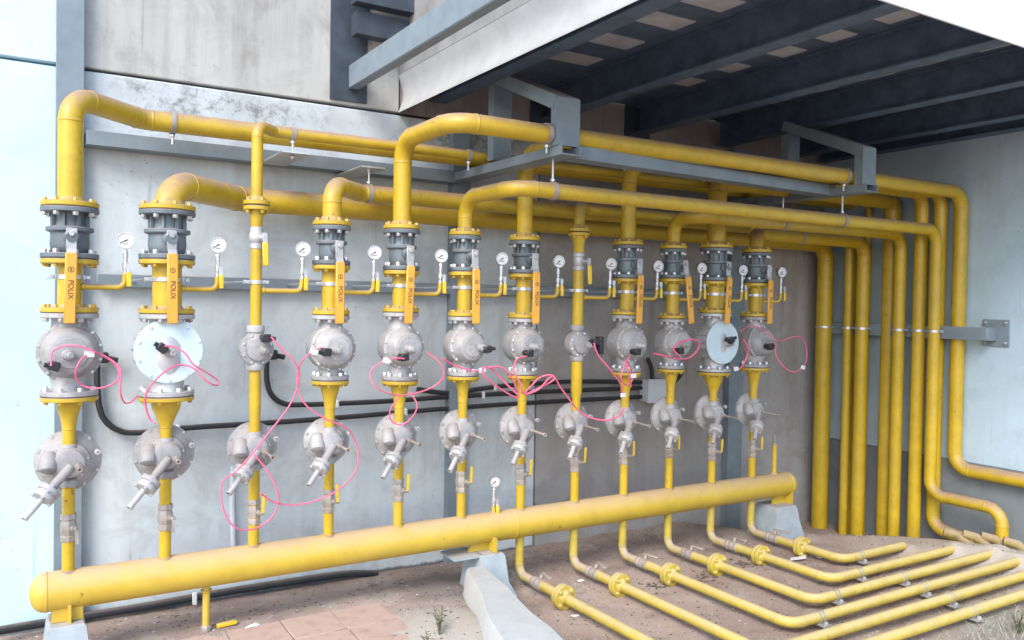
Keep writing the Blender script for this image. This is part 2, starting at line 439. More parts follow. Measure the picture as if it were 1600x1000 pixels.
# clay pavers, bottom left
pav = thing('paved_strip', 'strip of flat red clay pavers in the dirt before the yellow header pipe', 'paving', (.7, -.9, 0))
for j in range(8):
    for i in range(8):
        x0 = -.39+.24*i; y1 = -.035-.24*j
        z = .009+random.uniform(-.0025, .0025)
        part(MB().box((x0+.12, y1-.12, z-.02), (.2375, .2375, .044), Matrix.Rotation(random.uniform(-.008,.008), 3, 'Z'), .004), 'paver', m_tile, pav)

# ---------------------------------------------------------------- walls
wall = thing('concrete_wall', 'long concrete panel wall behind all the yellow gas pipework', 'wall', (2.4, WY, 0))
part(MB().box((-1.2, WY+.20, 2.5), (13.6, .16, 5.6)), 'backing', m_gask, wall)
cols_l = [(-8, .20), (.206, 2.80), (2.81, 4.46), (4.466, XR+.1)]
for i, (a, b) in enumerate(cols_l):
    m = m_wall_glare if i == 0 else m_wall if i < 2 else m_wallb
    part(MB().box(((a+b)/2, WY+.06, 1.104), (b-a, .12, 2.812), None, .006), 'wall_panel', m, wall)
cols_u = [(-8, .20), (.206, 1.858), (1.866, 2.80), (2.81, 4.46), (4.466, XR+.1)]
for i, (a, b) in enumerate(cols_u):
    m = m_wall_glare if i == 0 else m_wallu if i < 2 else m_wallub
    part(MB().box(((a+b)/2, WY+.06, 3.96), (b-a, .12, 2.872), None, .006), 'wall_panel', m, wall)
side = thing('side_wall', 'light blue painted wall at the right with a grey cement plinth', 'wall', (XR, -1.6, 0))
part(MB().box((XR+.08, -1.72, 1.615), (.16, 4.54, 2.33), None, .004), 'painted_face', m_side, side)
part(MB().box((XR+.0785, -1.72, .023), (.16, 4.535, .853), None, .001), 'plinth', m_sideb, side)

# ---------------------------------------------------------------- steel columns and wall rails
def col(x0, x1, z0, z1, label, d=.06):
    t = thing('steel_column', label, 'column', ((x0+x1)/2, WY-d/2, z0), 'grey columns on the wall')
    mb = MB()
    mb.box(((x0+x1)/2, WY-d+.004, (z0+z1)/2), (x1-x0, .008, z1-z0), None, .0015)
    for x in (x0+.004, x1-.004): mb.box((x, WY-d/2+.003, (z0+z1)/2), (.008, d-.012, z1-z0))
    part(mb, 'column_web', m_steel, t)
    return t
col(.173, .285, -.3, 5.0, 'grey steel column on the wall behind the tall leftmost riser')
col(2.172, 2.284, -.3, 2.55, 'grey steel column between the fifth and sixth risers from the left')
col(4.42, 4.565, -.3, 2.6, 'grey steel column behind the rightmost riser in the brown wall')

def channel(mb, p0, p1, w, h, t=.006, up=True):
    """U channel lying on its back along p0-p1"""
    p0 = Vector(p0); p1 = Vector(p1); d = (p1-p0); L = d.length; d.normalize()
    side_ = Vector((-d.y, d.x, 0)).normalized(); u = d.cross(side_); 
    if u.z < 0: u = -u
    R = Matrix((d, side_, u)).transposed(); c = (p0+p1)/2
    mb.box(c+u*(t/2), (L, w, t), R)
    for s_ in (-1, 1): mb.box(c+side_*s_*(w/2-t/2)+u*(h/2+t*.5), (L, t, h-t), R)
    return mb
rail = thing('pipe_rail', 'grey channel rail high on the wall under the top left pipes', 'rail', (1.27, .47, 2.15))
part(channel(MB(), (.29, .49, 2.155), (2.21, .49, 2.15), .11, .064), 'channel', m_steel, rail)
mid = thing('pipe_rail', 'flat grey rail along the wall at pressure gauge height', 'rail', (2.47, .52, 1.51))
part(MB().box((2.47, .52, 1.5445), (4.26, .05, .062), None, .004), 'bar', m_steel, mid)

def bracket(x, yr, yf, ztop, lab, cat='bracket'):
    t = thing('pipe_bracket', lab, cat, (x, WY, 2.16), 'grey steel pipe brackets')
    part(channel(MB(), (x, .43, 2.158), (x, yf-.025, 2.155), .11, .046), 'bottom_arm', m_steel, t)
    mb = MB(); mb.box((x, yf, 2.31), (.125, .008, .22)); 
    for s_ in (-1, 1): mb.box((x+s_*.0585, yf+.029, 2.31), (.008, .048, .22))
    part(mb, 'front_post', m_steel, t)
    # diagonal strut rising to the wall
    p0 = Vector((x, yf+.02, 2.40)); p1 = Vector((x, yr+.035, 2.40+(yr+.015-yf)*.43)); zt = 2.40+(yr-.02-yf)*.43-.045
    d = (p1-p0); L = d.length; d.normalize(); sx = Vector((1,0,0)); u = sx.cross(d)
    R = Matrix((d, sx, u)).transposed(); mb = MB(); c = (p0+p1)/2
    mb.box(c+u*.026, (L, .130, .008), R)
    for s_ in (-1, 1): mb.box(c+sx*s_*.0625-u*.006, (L, .008, .056), R)
    part(mb, 'diagonal_strut', m_steel, t)
    mb = MB(); mb.box((x, yr, (2.215+zt)/2), (.11, .008, zt-2.215))
    for s_ in (-1, 1): mb.box((x+s_*.051, yr+.03, (2.215+zt)/2), (.008, .05, zt-2.215))
    part(mb, 'rear_post', m_steel, t)
    return t
bracket(2.205, .0, -.605, 2.8, 'grey steel hanging bracket wrapped round the top pipe near the fascia')
bracket(4.32, -.12, -.672, 2.8, 'grey steel hanging bracket wrapped round the top pipe towards the side wall')
rail2 = thing('pipe_rail', 'grey channel rail hanging between the two steel brackets', 'rail', (3.36, -.4, 2.12))
part(channel(MB(), (2.27, -.525, 2.155), (4.26, -.40, 2.158), .10, .062), 'channel', m_steel, rail2)

# bar on the side wall that holds the pipe drops
sb = thing('pipe_rail', 'grey bar bolted to the light blue side wall behind the pipe drops', 'rail', (5.40, -.2, 1.31))
part(MB().box((5.370, -.22, 1.318), (.03, 1.20, .085), None, .003), 'bar', m_steel, sb)
part(MB().box((5.43, -.81, 1.318), (.089, .02, .085)), 'stub', m_steel, sb)
part(MB().box((XR-.006, -.81, 1.325), (.012, .17, .175), None, .002), 'wall_plate', m_steel, sb)
mb = MB()
for dy in (-.065, .065):
    for dz in (-.065, .065): mb.hexb((XR-.012, -.81+dy, 1.325+dz), (-1,0,0), .011, .012)
part(mb, 'bolts', m_zinc, sb, True)

# ---------------------------------------------------------------- canopy roof
can = thing('canopy_roof', 'dark steel canopy roof over the right hand pipework with a pale edge', 'roof', (3.6, -.6, 2.6))
YF = -1.83
part(MB().box((3.72, (WY+YF)/2, 2.80), (3.7, WY-YF-.02, .02)), 'roof_sheet', m_dark, can)
part(MB().box((3.72, YF-.006, 2.73), (3.7, .01, .25)), 'front_trim', m_front, can)
def ibeam(mb, x, z0, h, y0, y1, w=.10):
    mb.box((x, (y0+y1)/2, z0+.004), (w, y0-y1, .008)); mb.box((x, (y0+y1)/2, z0+h-.004), (w, y0-y1, .008))
    mb.box((x, (y0+y1)/2, z0+h/2), (.008, y0-y1, h-.016)); return mb
for x in (2.09, 2.85, 3.59, 4.33, 5.07, 5.42):
    part(ibeam(MB(), x, 2.61, .178, WY-.012, YF+.01), 'rafter', m_dark, can)
    if 2.5 < x < 4.0: part(MB().box((x-.02, WY-.006, 2.67), (.21, .012, .26)), 'end_plate', m_plated, can)
for x in (2.47, 3.22, 3.96, 4.7):
    for k, y in enumerate((-.12, -.47, -.83, -1.13, -1.45)):
        part(MB().box((x+.12+random.uniform(-.01,.01), y, 2.785), (.25, .15, .006)), 'roof_light', m_skyl, can)
# fascia at the left end of the canopy: folded sheet, curved at the bottom
fas = thing('fascia_sheet', 'pale folded sheet fascia closing the left end of the canopy', 'fascia', (1.863, -.6, 2.52))
prof = [(1.852, 2.735), (1.852, 3.35), (1.860, 3.35), (1.860, 2.735)]
part(MB().prism(prof, WY-.004, YF, 'y'), 'upper_sheet', m_upsh, fas)
pts = [(1.845, 2.728)]
for k in range(9):
    a = k/8; pts.append((1.845+.030*math.sin(PI*a)+.004*a, 2.728-.205*a))
pts2 = [(x+.004, z) for x, z in reversed(pts)]
part(MB().prism(pts+pts2, WY-.004, YF, 'y'), 'lower_sheet', m_fasc, fas)
# beam left of the fascia
bm_ = thing('steel_beam', 'grey steel beam reaching out from a dark wall plate left of the fascia', 'beam', (1.56, WY, 2.6))
part(MB().box((1.5585, WY-.006, 3.05), (.207, .012, 1.01)), 'wall_plate', m_plated, bm_)
part(MB().box((1.582, (WY-.014-1.9)/2, 2.672), (.058, WY+1.88, .128), None, .006), 'beam_section', m_steel, bm_)
part(MB().box((1.76, WY-.10, 2.935), (.42, .08, .12)), 'cross_stub', m_plated, bm_)
part(MB().box((2.0, WY-.16, 3.2), (.95, .08, .36)), 'upper_beam', m_plated, bm_)

# ---------------------------------------------------------------- plinths and kerb
ped = thing('support_plinth', 'pale grey flared plinth under the middle of the yellow header', 'plinth', (2.13, 0, -.06))
mb = MB()
def loft(mb, rings):
    prev = None
    for r in rings:
        b = len(mb.v); mb.v += [Vector(p) for p in r]; n = len(r)
        if prev is None: mb.face(tuple(b+i for i in reversed(range(n))))
        else: mb.bridge(prev, b, n)
        prev = b
    mb.face(tuple(prev+i for i in range(n)))
def rect(x0, x1, y0, y1, z): return [(x0,y0,z),(x1,y0,z),(x1,y1,z),(x0,y1,z)]
loft(mb, [rect(2.04,2.29,-.17,.12,-.12), rect(2.055,2.22,-.12,.10,.02), rect(2.065,2.205,-.10,.09,.155), rect(2.075,2.195,-.09,.08,.17)])
part(mb, 'block', m_ped, ped)
part(MB().box((2.0, .0, .164), (.16, .16, .012)), 'top_plate', m_ped, ped)
part(MB().prism([(2.04,.171),(2.185,.171),(2.165,.235),(2.06,.235)], -.012, .012, 'y').box((2.155,-.05,.21),(.012,.09,.075)), 'saddle', m_yelh, ped)
ped = thing('support_plinth', 'pale grey block under the left end of the yellow header', 'plinth', (.19, 0, -.06))
mb = MB(); loft(mb, [rect(.10,.30,-.14,.12,-.12), rect(.13,.262,-.10,.09,.16), rect(.137,.255,-.093,.083,.168)])
part(mb, 'block', m_ped, ped)
part(MB().box((.20, 0, .20), (.11, .09, .06)).box((.205, -.06, .195), (.012, .035, .09)), 'saddle', m_yelh, ped)
ped = thing('support_plinth', 'pale grey chamfered block under the right end of the yellow header', 'plinth', (4.37, 0, -.06))
mb = MB(); loft(mb, [rect(4.22,4.50,-.17,.14,-.12), rect(4.25,4.475,-.11,.10,.06), rect(4.27,4.46,-.10,.09,.145), rect(4.28,4.45,-.09,.08,.16)])
part(mb, 'block', m_ped, ped)
part(MB().box((4.40, 0, .195), (.14, .012, .075)).box((4.45, -.03, .20), (.012, .08, .09)), 'saddle', m_yelh, ped)

mb = MB()
rings = []
for k in range(15):
    f = k/14; y = -.10-2.3*f; xc = 2.035+.27*(y+.1); w = .045+.085*min(1, f*2.4); h = .125-.02*f+random.uniform(-.004,.004)
    j = random.uniform(-.009,.009)
    rings.append([(xc-w-.035+j,y,-.1),(xc+w+.045+j,y,-.1),(xc+w+.012+j,y,h*.8),(xc+w+j,y,h-.004),(xc-w+j,y,h),(xc-w-.014+j,y,h*.8)])
loft(mb, rings)
solo(mb, 'kerb', m_kerb, 'whitewashed low concrete kerb running towards the viewer from the middle plinth', 'kerb', (1.9, -1, 0))
# ---------------------------------------------------------------- the twelve gas trains
ORD = ['', 'leftmost', 'second', 'third', 'fourth', 'fifth', 'sixth', 'seventh', 'eighth', 'ninth', 'tenth', 'eleventh', 'rightmost']
def nth(i): return ORD[i]+' riser' + (' from left' if 1 < i < 12 else '')
X = {1:.204, 2:.568, 3:.94, 4:1.287, 5:1.642, 6:1.995, 7:2.356, 8:2.715, 9:3.066, 10:3.417, 11:3.773, 12:4.134}
RP = {1:.046, 2:.060, 3:.0255, 4:.044, 5:.044, 6:.038, 7:.043, 8:.0315, 9:.043, 10:.040, 11:.059, 12:.046}
FR = {1:.106, 2:.112, 3:.058, 4:.088, 5:.090, 6:.083, 7:.085, 8:.060, 9:.089, 10:.082, 11:.103, 12:.095}
TF = {1:1.832, 2:1.845, 3:1.896, 4:1.826, 5:1.830, 6:1.819, 7:1.811, 8:1.881, 9:1.824, 10:1.819, 11:1.841, 12:1.829}
BY = {1:1.606, 2:1.618, 4:1.622, 5:1.610, 6:1.615, 7:1.616, 9:1.612, 10:1.622, 11:1.616, 12:1.613}
MY = {1:1.414, 2:1.412, 4:1.412, 5:1.427, 6:1.408, 7:1.401, 9:1.422, 10:1.402, 11:1.439, 12:1.418}
LY = {1:1.058, 2:1.042, 4:1.084, 5:1.071, 6:1.081, 7:1.076, 9:1.071, 10:1.078, 11:1.049, 12:1.068}
SMALL = (3, 8)
RL = .024; ZR = .80

def ring_clamp(mb, p, d, r, w=.016, t=.004):
    return mb.lathe([(r+.0005, -w/2), (r+t, -w/2), (r+t, w/2), (r+.0005, w/2)], p, d, 22, closed=True)
def hanger(par, p, d, r, z_end, nut=True, plate=None):
    """U clamp round a pipe with a threaded rod up or down to z_end"""
    mb = MB(); p = Vector(p); s_ = 1 if z_end > p.z else -1
    ring_clamp(mb, p, d, r, .022, .006)
    c = part(mb, 'clamp', m_brass, par)
    mb = MB(); z0 = p.z+s_*(r+.004)
    mb.tube([(p.x, p.y, z0), (p.x, p.y, z_end)], .0055, 8)
    mb.hexb((p.x, p.y, z0+s_*.004), (0,0,s_), .012, .012)
    if plate: mb.box((p.x, p.y+.14, z_end-s_*.004), (.13, .40, .008)).hexb((p.x, p.y, z_end), (0,0,1), .012, .01).hexb((p.x, p.y, z_end-.008), (0,0,-1), .012, .01)
    part(mb, 'hanger_rod', m_zinc, c)
    return c
def drop_clamp(par, p, r):
    mb = MB(); ring_clamp(mb, p, (0,0,1), r, .016, .005)
    mb.box((p[0], p[1]-r-.012, p[2]), (.012, .026, .016)).hexb((p[0]-.006, p[1]-r-.016, p[2]), (-1,0,0), .007, .014)
    mb.tube([(p[0]+r, p[1], p[2]), (5.352, p[1], p[2])], .005, 8)
    part(mb, 'clamp', m_zinc, par)

def supply(i, pts, R, label):
    x = X[i]; r = RP[i]; tf = TF[i]; fr = FR[i]
    t = thing('gas_pipe', label, 'pipe', (x, 0, tf), 'yellow gas pipes leading away over the top')
    J = []; path = fillet(pts, R, 8, J)
    mb = MB(); mb.tube(path, r, 22)
    welds(mb, J, r)
    part(mb, 'pipe', m_yel, t)
    mb = MB(); mb.lathe([(r*.98, -.008), (fr-.003, -.008), (fr, -.005), (fr, .009), (fr-.003, .012), (r+.014, .012), (r+.004, .032), (r*.98, .034)], (x,0,tf), (0,0,1), 28, closed=True)
    fl = part(mb, 'flange', m_yel, t)
    mb = MB(); n = 8 if fr > .1 else 4 if fr < .07 else 8
    flange_pair_bolts(mb, x, 0, tf+.012, fr-.016, n, 1, .010 if n == 8 else .009)
    part(mb, 'bolts', m_yel, fl, True)
    return t
ZB = -.36
sup = {}
def diag(x, y, z, xr):     # from a riser, 45 degrees back or forward to depth y, then along the wall
    return [(x, 0, z), (x+abs(y), y, z), (xr, y, z)]
def fwd(x, y, z, xr):      # straight out or back, then along the wall
    return [(x, 0, z), (x, y, z), (xr, y, z)]
z0 = lambda i: TF[i]+.004
sup[1] = supply(1, [(X[1],0,z0(1))]+diag(X[1], .30, 2.268, XR+.05), .10, 'yellow gas pipe rising tallest at the left end and bending back to the wall')
sup[2] = supply(2, [(X[2],0,z0(2))]+diag(X[2], .40, 1.955, 5.33)+[(5.33,.40,ZB)], .13, 'thick yellow gas pipe curving back low along the wall from the second riser')
sup[3] = supply(3, [(X[3],0,z0(3))]+diag(X[3], .10, 2.244, 5.42)+[(5.42,.10,ZB)], .05, 'thin yellow gas pipe on the third riser running along above the wall rail')
sup[4] = supply(4, [(X[4],0,z0(4))]+diag(X[4], .215, 2.012, 5.42)+[(5.42,.215,ZB)], .085, 'yellow gas pipe of the fourth riser curving back just below the wall rail')
sup[5] = supply(5, [(X[5],0,z0(5))]+[(X[5],0,2.257),(X[5],-.535,2.257),(5.435,-.585,2.257),(5.435,-.585,.405),(5.435,-3.2,.405)], .11, 'topmost yellow gas pipe passing through both hanging brackets to the side wall')
sup[6] = supply(6, [(X[6],0,z0(6))]+fwd(X[6], -.49, 2.005, 5.315)+[(5.315,-.49,.222),(5.315,-.97,.222),(5.315,-.97,-.1)], [.10,.10,.10,.10,.10,.10,.10], 'yellow gas pipe hanging under the channel rail in front of the other runs')
sup[7] = supply(7, [(X[7],0,z0(7))]+fwd(X[7], -.452, 2.268, 5.42)+[(5.42,-.452,-.02),(5.42,-.75,-.06)], .10, 'yellow gas pipe of the seventh riser bending forward behind the hanging bracket')
sup[8] = supply(8, [(X[8],0,z0(8))]+[(X[8],0,2.02),(X[8]+.13,.13,2.02),(5.31,.175,2.02),(5.31,.175,ZB)], .07, 'thin yellow gas pipe of the eighth riser bending along behind the larger runs')
sup[9] = supply(9, [(X[9],0,z0(9))]+fwd(X[9], -.362, 2.268, 5.345)+[(5.345,-.362,ZB)], .10, 'yellow gas pipe of the ninth riser climbing behind the front run to the upper level')
sup[10] = supply(10, [(X[10],0,z0(10))]+fwd(X[10], -.235, 1.99, 5.31)+[(5.31,-.235,ZB)], .09, 'yellow gas pipe of the tenth riser bending forward under the front run')
sup[11] = supply(11, [(X[11],0,z0(11))]+diag(X[11], -.105, 2.24, 5.40)+[(5.40,-.105,ZB)], .06, 'thick straight yellow gas pipe rising from the eleventh riser to the upper level')
sup[12] = supply(12, [(X[12],0,z0(12))]+diag(X[12], .055, 1.952, 5.31)+[(5.31,.055,ZB)], .10, 'yellow gas pipe of the rightmost riser curving off at low level to the side wall')
hanger(sup[1], (.632,.30,2.268), (1,0,0), RP[1], 2.17)
hanger(sup[3], (1.128,.10,2.244), (1,0,0), RP[3], 2.145, plate=1)
hanger(sup[4], (1.552,.215,2.012), (1,0,0), RP[4], 2.142, plate=1)
hanger(sup[3], (2.06,.10,2.244), (1,0,0), RP[3], 2.165)
hanger(sup[5], (2.125,-.545,2.257), (1,0,0), RP[5], 2.168)
hanger(sup[5], (4.23,-.570,2.257), (1,0,0), RP[5], 2.168)
hanger(sup[6], (2.20,-.49,2.005), (1,0,0), RP[6], 2.155)
hanger(sup[6], (4.33,-.49,2.005), (1,0,0), RP[6], 2.155)
hanger(sup[7], (2.66,-.452,2.268), (1,0,0), RP[7], 2.15)
hanger(sup[7], (4.30,-.452,2.268), (1,0,0), RP[7], 2.16)
hanger(sup[9], (3.30,-.362,2.268), (1,0,0), RP[9], 2.16)
hanger(sup[9], (4.15,-.362,2.268), (1,0,0), RP[9], 2.16)
hanger(sup[8], (3.95,.13,2.02), (1,0,0), RP[8], 2.12)
hanger(sup[10], (4.10,-.235,1.99), (1,0,0), RP[10], 2.15)
hanger(sup[2], (4.18,.40,1.955), (1,0,0), RP[2], 2.12)
hanger(sup[12], (4.62,.055,1.952), (1,0,0), RP[12], 2.12)
for i, xx, yy in ((2,5.33,.40), (8,5.31,.175), (12,5.31,.055), (10,5.31,-.235), (9,5.345,-.362), (6,5.315,-.49)):
    drop_clamp(sup[i], (xx, yy, 1.325), RP[i])

LET = text_mesh('POLIX', .027, m_ink)
def lettering(parent, p):
    o = bpy.data.objects.new('lettering', LET); C.objects.link(o); o.parent = parent
    o.location = Vector(p)-wloc(parent)
    o.rotation_euler = Matrix(((0,1,0),(0,0,-1),(-1,0,0))).to_euler()
    return o

TILT = {1:.02, 2:-.01, 4:.0, 5:.04, 6:-.01, 7:.0, 9:.03, 10:-.12, 11:.06, 12:0.01}
def ball_valve(i):
    x = X[i]; fr = FR[i]; top = TF[i]-.010; bot = BY[i]+.012
    t = thing('ball_valve', 'grey flanged ball valve with orange lever on the '+nth(i), 'valve', (x, 0, bot), 'grey ball valves with orange levers')
    H = top-bot; rb = fr*.66
    mb = MB()
    mb.lathe([(rb*.8, .016), (rb*.98, .03), (rb*1.03, H*.28), (rb*1.0, H*.50), (fr*.80, H*.53), (fr*.82, H*.54), (fr*.82, H*.60), (fr*.80, H*.61),
              (rb*.86, H*.63), (rb*.80, H*.74), (rb*.86, H-.02)], (x,0,bot), (0,0,1), 28)
    for k in range(8):
        a = 2*PI*(k+.5)/8; mb.box((x+rb*.95*math.cos(a), rb*.95*math.sin(a), bot+H*.74), (.012,.012,H*.3), Matrix.Rotation(a, 3, 'Z'))
    mb.lathe([(rb*.42, 0), (rb*.42, rb*.5), (rb*.3, rb*.55), (rb*.3, rb*1.0)], (x, -rb*.7, bot+H*.40), (0,-1,0), 16)
    part(mb, 'valve_body', m_grey, t)
    for zc, s_ in ((top-.011, -1), (bot+.011, 1)):
        mb = MB(); mb.disc(fr, -.010, .010, (x,0,zc), (0,0,1), 28)
        f = part(mb, 'flange', m_grey, t)
        mb = MB(); flange_pair_bolts(mb, x, 0, zc+s_*.010, fr-.016, 8, s_, .0115, .015)
        part(mb, 'bolts', m_zinc, f, True)
        mb = MB(); mb.disc(fr-.004, -.002, .002, (x,0,zc-s_*.0122), (0,0,1), 28, .0005); part(mb, 'gasket', m_gask, f)
    # lever: bent steel plate with a plastic sleeve
    zs = bot+H*.40; yl = -max(rb*1.62, .112); a = TILT[i]
    Rt = Matrix.Rotation(a, 3, 'Y')
    piv = Vector((x, yl, zs+.012))
    mb = MB()
    mb.box(piv+Rt @ Vector((0, .002, -.02)), (.038, .006, .086), Rt, .002)
    mb.box(piv+Rt @ Vector((0, -.004, -.068)), (.034, .005, .03), Rt @ Matrix.Rotation(-.5, 3, 'X'))
    mb.hexb(piv+Vector((0, -.001, .0)), (0,-1,0), .011, .010)
    mb.tube([(x, -rb*.9, zs+.012), (x, yl, zs+.012)], .010, 12)
    lv = part(mb, 'lever', m_alu2, t)
    mb = MB(); ln = (zs-.062)-1.362
    mb.box(piv+Rt @ Vector((0, -.011, -.074-ln/2)), (.042, .013, ln), Rt, .004)
    part(mb, 'sleeve', m_sleeve, lv)
    e = lettering(lv, piv+Rt @ Vector((0, -.0181, -.074-ln*.52)))
    e.rotation_euler = (Matrix.Rotation(a, 3, 'Y') @ Matrix(((0,1,0),(0,0,-1),(-1,0,0)))).to_euler()
    mb = MB(); mb.lathe([(.0085, 0), (.011, 0), (.011, .0006), (.0085, .0006)], piv+Rt @ Vector((0, -.0176, -.074-ln*.24)), (0,-1,0), 16, closed=True)
    mb.box(piv+Rt @ Vector((0, -.0178, -.074-ln*.24)), (.004, .0008, .012), Rt)
    part(mb, 'emblem', m_ink, lv)
    return t

def spool(i):
    x = X[i]; r = RP[i]*.98; fr = FR[i]
    if i in SMALL: a, b = 1.352, (1.69 if i == 3 else 1.655)
    else: a, b = MY[i], BY[i]
    t = thing('pipe_spool', 'short yellow pipe with a thin side branch on the '+nth(i), 'pipe', (x, 0, a), 'yellow pipe spools with gauge branches')
    part(MB().tube([(x,0,a-.004), (x,0,b+.004)], r, 22), 'pipe', m_yel, t)
    if i not in SMALL:
        for zc, s_ in ((a, 1), (b, -1)):
            mb = MB()
            mb.lathe([(r*.98, -.010*s_), (fr-.003, -.010*s_), (fr, -.007*s_), (fr, .007*s_), (fr-.003, .010*s_), (r+.008, .010*s_), (r+.002, .022*s_), (r*.98, .022*s_)], (x,0,zc), (0,0,1), 28, closed=True)
            f = part(mb, 'flange', m_yel, t)
            mb = MB(); flange_pair_bolts(mb, x, 0, zc+s_*.010, fr-.016, 8, s_, .010, .012); part(mb, 'bolts', m_yel, f, True)
    J = []
    zb = 1.508
    path = fillet([(x+r*.9, -.01, zb), (x+.198, -.03, zb), (x+.200, -.03, zb+.055)], .03, 6, J)
    part(MB().tube(path, .0115, 12).lathe([(.015,0),(.015,.01),(.012,.013)], (x+r*.96, -.0105, zb), (1,-.08,0), 12), 'gauge_branch', m_yel, t)
    zc = 1.545; mb = MB(); ring_clamp(mb, (x,0,zc), (0,0,1), r, .017, .004)
    for s_ in (-1, 1): mb.box((x+s_*(r+.016), 0, zc), (.030, .012, .016)).hexb((x+s_*(r+.019), -.006, zc), (0,-1,0), .009, .010)
    mb.tube([(x-r-.019, .006, zc), (x-r-.019, .49, zc)], .0055, 8)
    part(mb, 'clamp', m_zinc, t)

def gauge(i, p=None, label=None, sc=1):
    x = X[i]+.200 if p is None else p[0]; y = -.03 if p is None else p[1]; z = 1.563 if p is None else p[2]
    t = thing('pressure_gauge', label or 'round white pressure gauge with yellow cock beside the '+nth(i), 'gauge', (x, y, z), 'small white pressure gauges')
    mb = MB()
    mb.lathe([(.012,0),(.012,.012),(.008,.014),(.008,.020),(.0125,.022),(.0125,.046),(.008,.048),(.008,.066),(.010,.068),(.010,.084),(.006,.086),(.006,.106)], (x,y,z), (0,0,1), 12)
    mb.hexb((x,y,z+.086), (0,0,1), .010, .012)
    mb.tube([(x, y, z+.034), (x+.004, y-.022, z+.034)], .006, 8)
    part(mb, 'stem', m_zinc, t)
    R = Matrix.Rotation(random.uniform(-.05,.05), 3, 'Y')
    mb = MB(); mb.box((x+.008, y-.026, z+.030), (.018, .003, .026), R).box((x+.010, y-.026, z-.016), (.014, .004, .068), R, .0015)
    lv = part(mb, 'cock_lever', m_zinc, t)
    part(MB().box((x+.0105, y-.0265, z-.022), (.019, .009, .060), R, .003), 'sleeve', m_lev, lv)
    zc = z+.106+.031*sc; ax = Vector((-.18, -1, 0)).normalized(); q = Vector((x, y-.006, zc)); r = .034*sc
    mb = MB(); mb.lathe([(r*.93,-.022),(r*.97,-.02),(r,-.004),(r,.004),(r*.985,.007),(r*.90,.007),(r*.88,.0035),(r*.5,.003)], q, ax, 26)
    part(mb, 'case', m_zinc, t)
    mb = MB(); mb.disc(r*.885, .0032, .0042, q, ax, 26, .0003); di = part(mb, 'dial', m_white, t)
    u = Vector((0,0,1)); w = ax.cross(u)
    mb = MB()
    Rm = Matrix((w, u, ax)).transposed()
    na = 2.2+random.uniform(-.15,.15)
    N = Matrix.Rotation(na, 3, ax)
    mb.box(q+ax*.0055+N @ (u*(r*.22)), (.0032, r*1.0, .0012), N @ Rm)
    mb.lathe([(.004,0),(.004,.002)], q+ax*.0045, ax, 10)
    part(mb, 'needle', m_ink, t)
    mb = MB()
    for k in range(11):
        a = -2.3+4.6*k/10; N = Matrix.Rotation(a, 3, ax); mb.box(q+ax*.0044+N @ (u*(r*.74)), (.0016, r*.18, .0006), N @ Rm)
    mb.box(q+ax*.0044-u*(r*.42), (r*.62, r*.10, .0006), Rm)
    part(mb, 'scale_marks', m_ink, t, True)

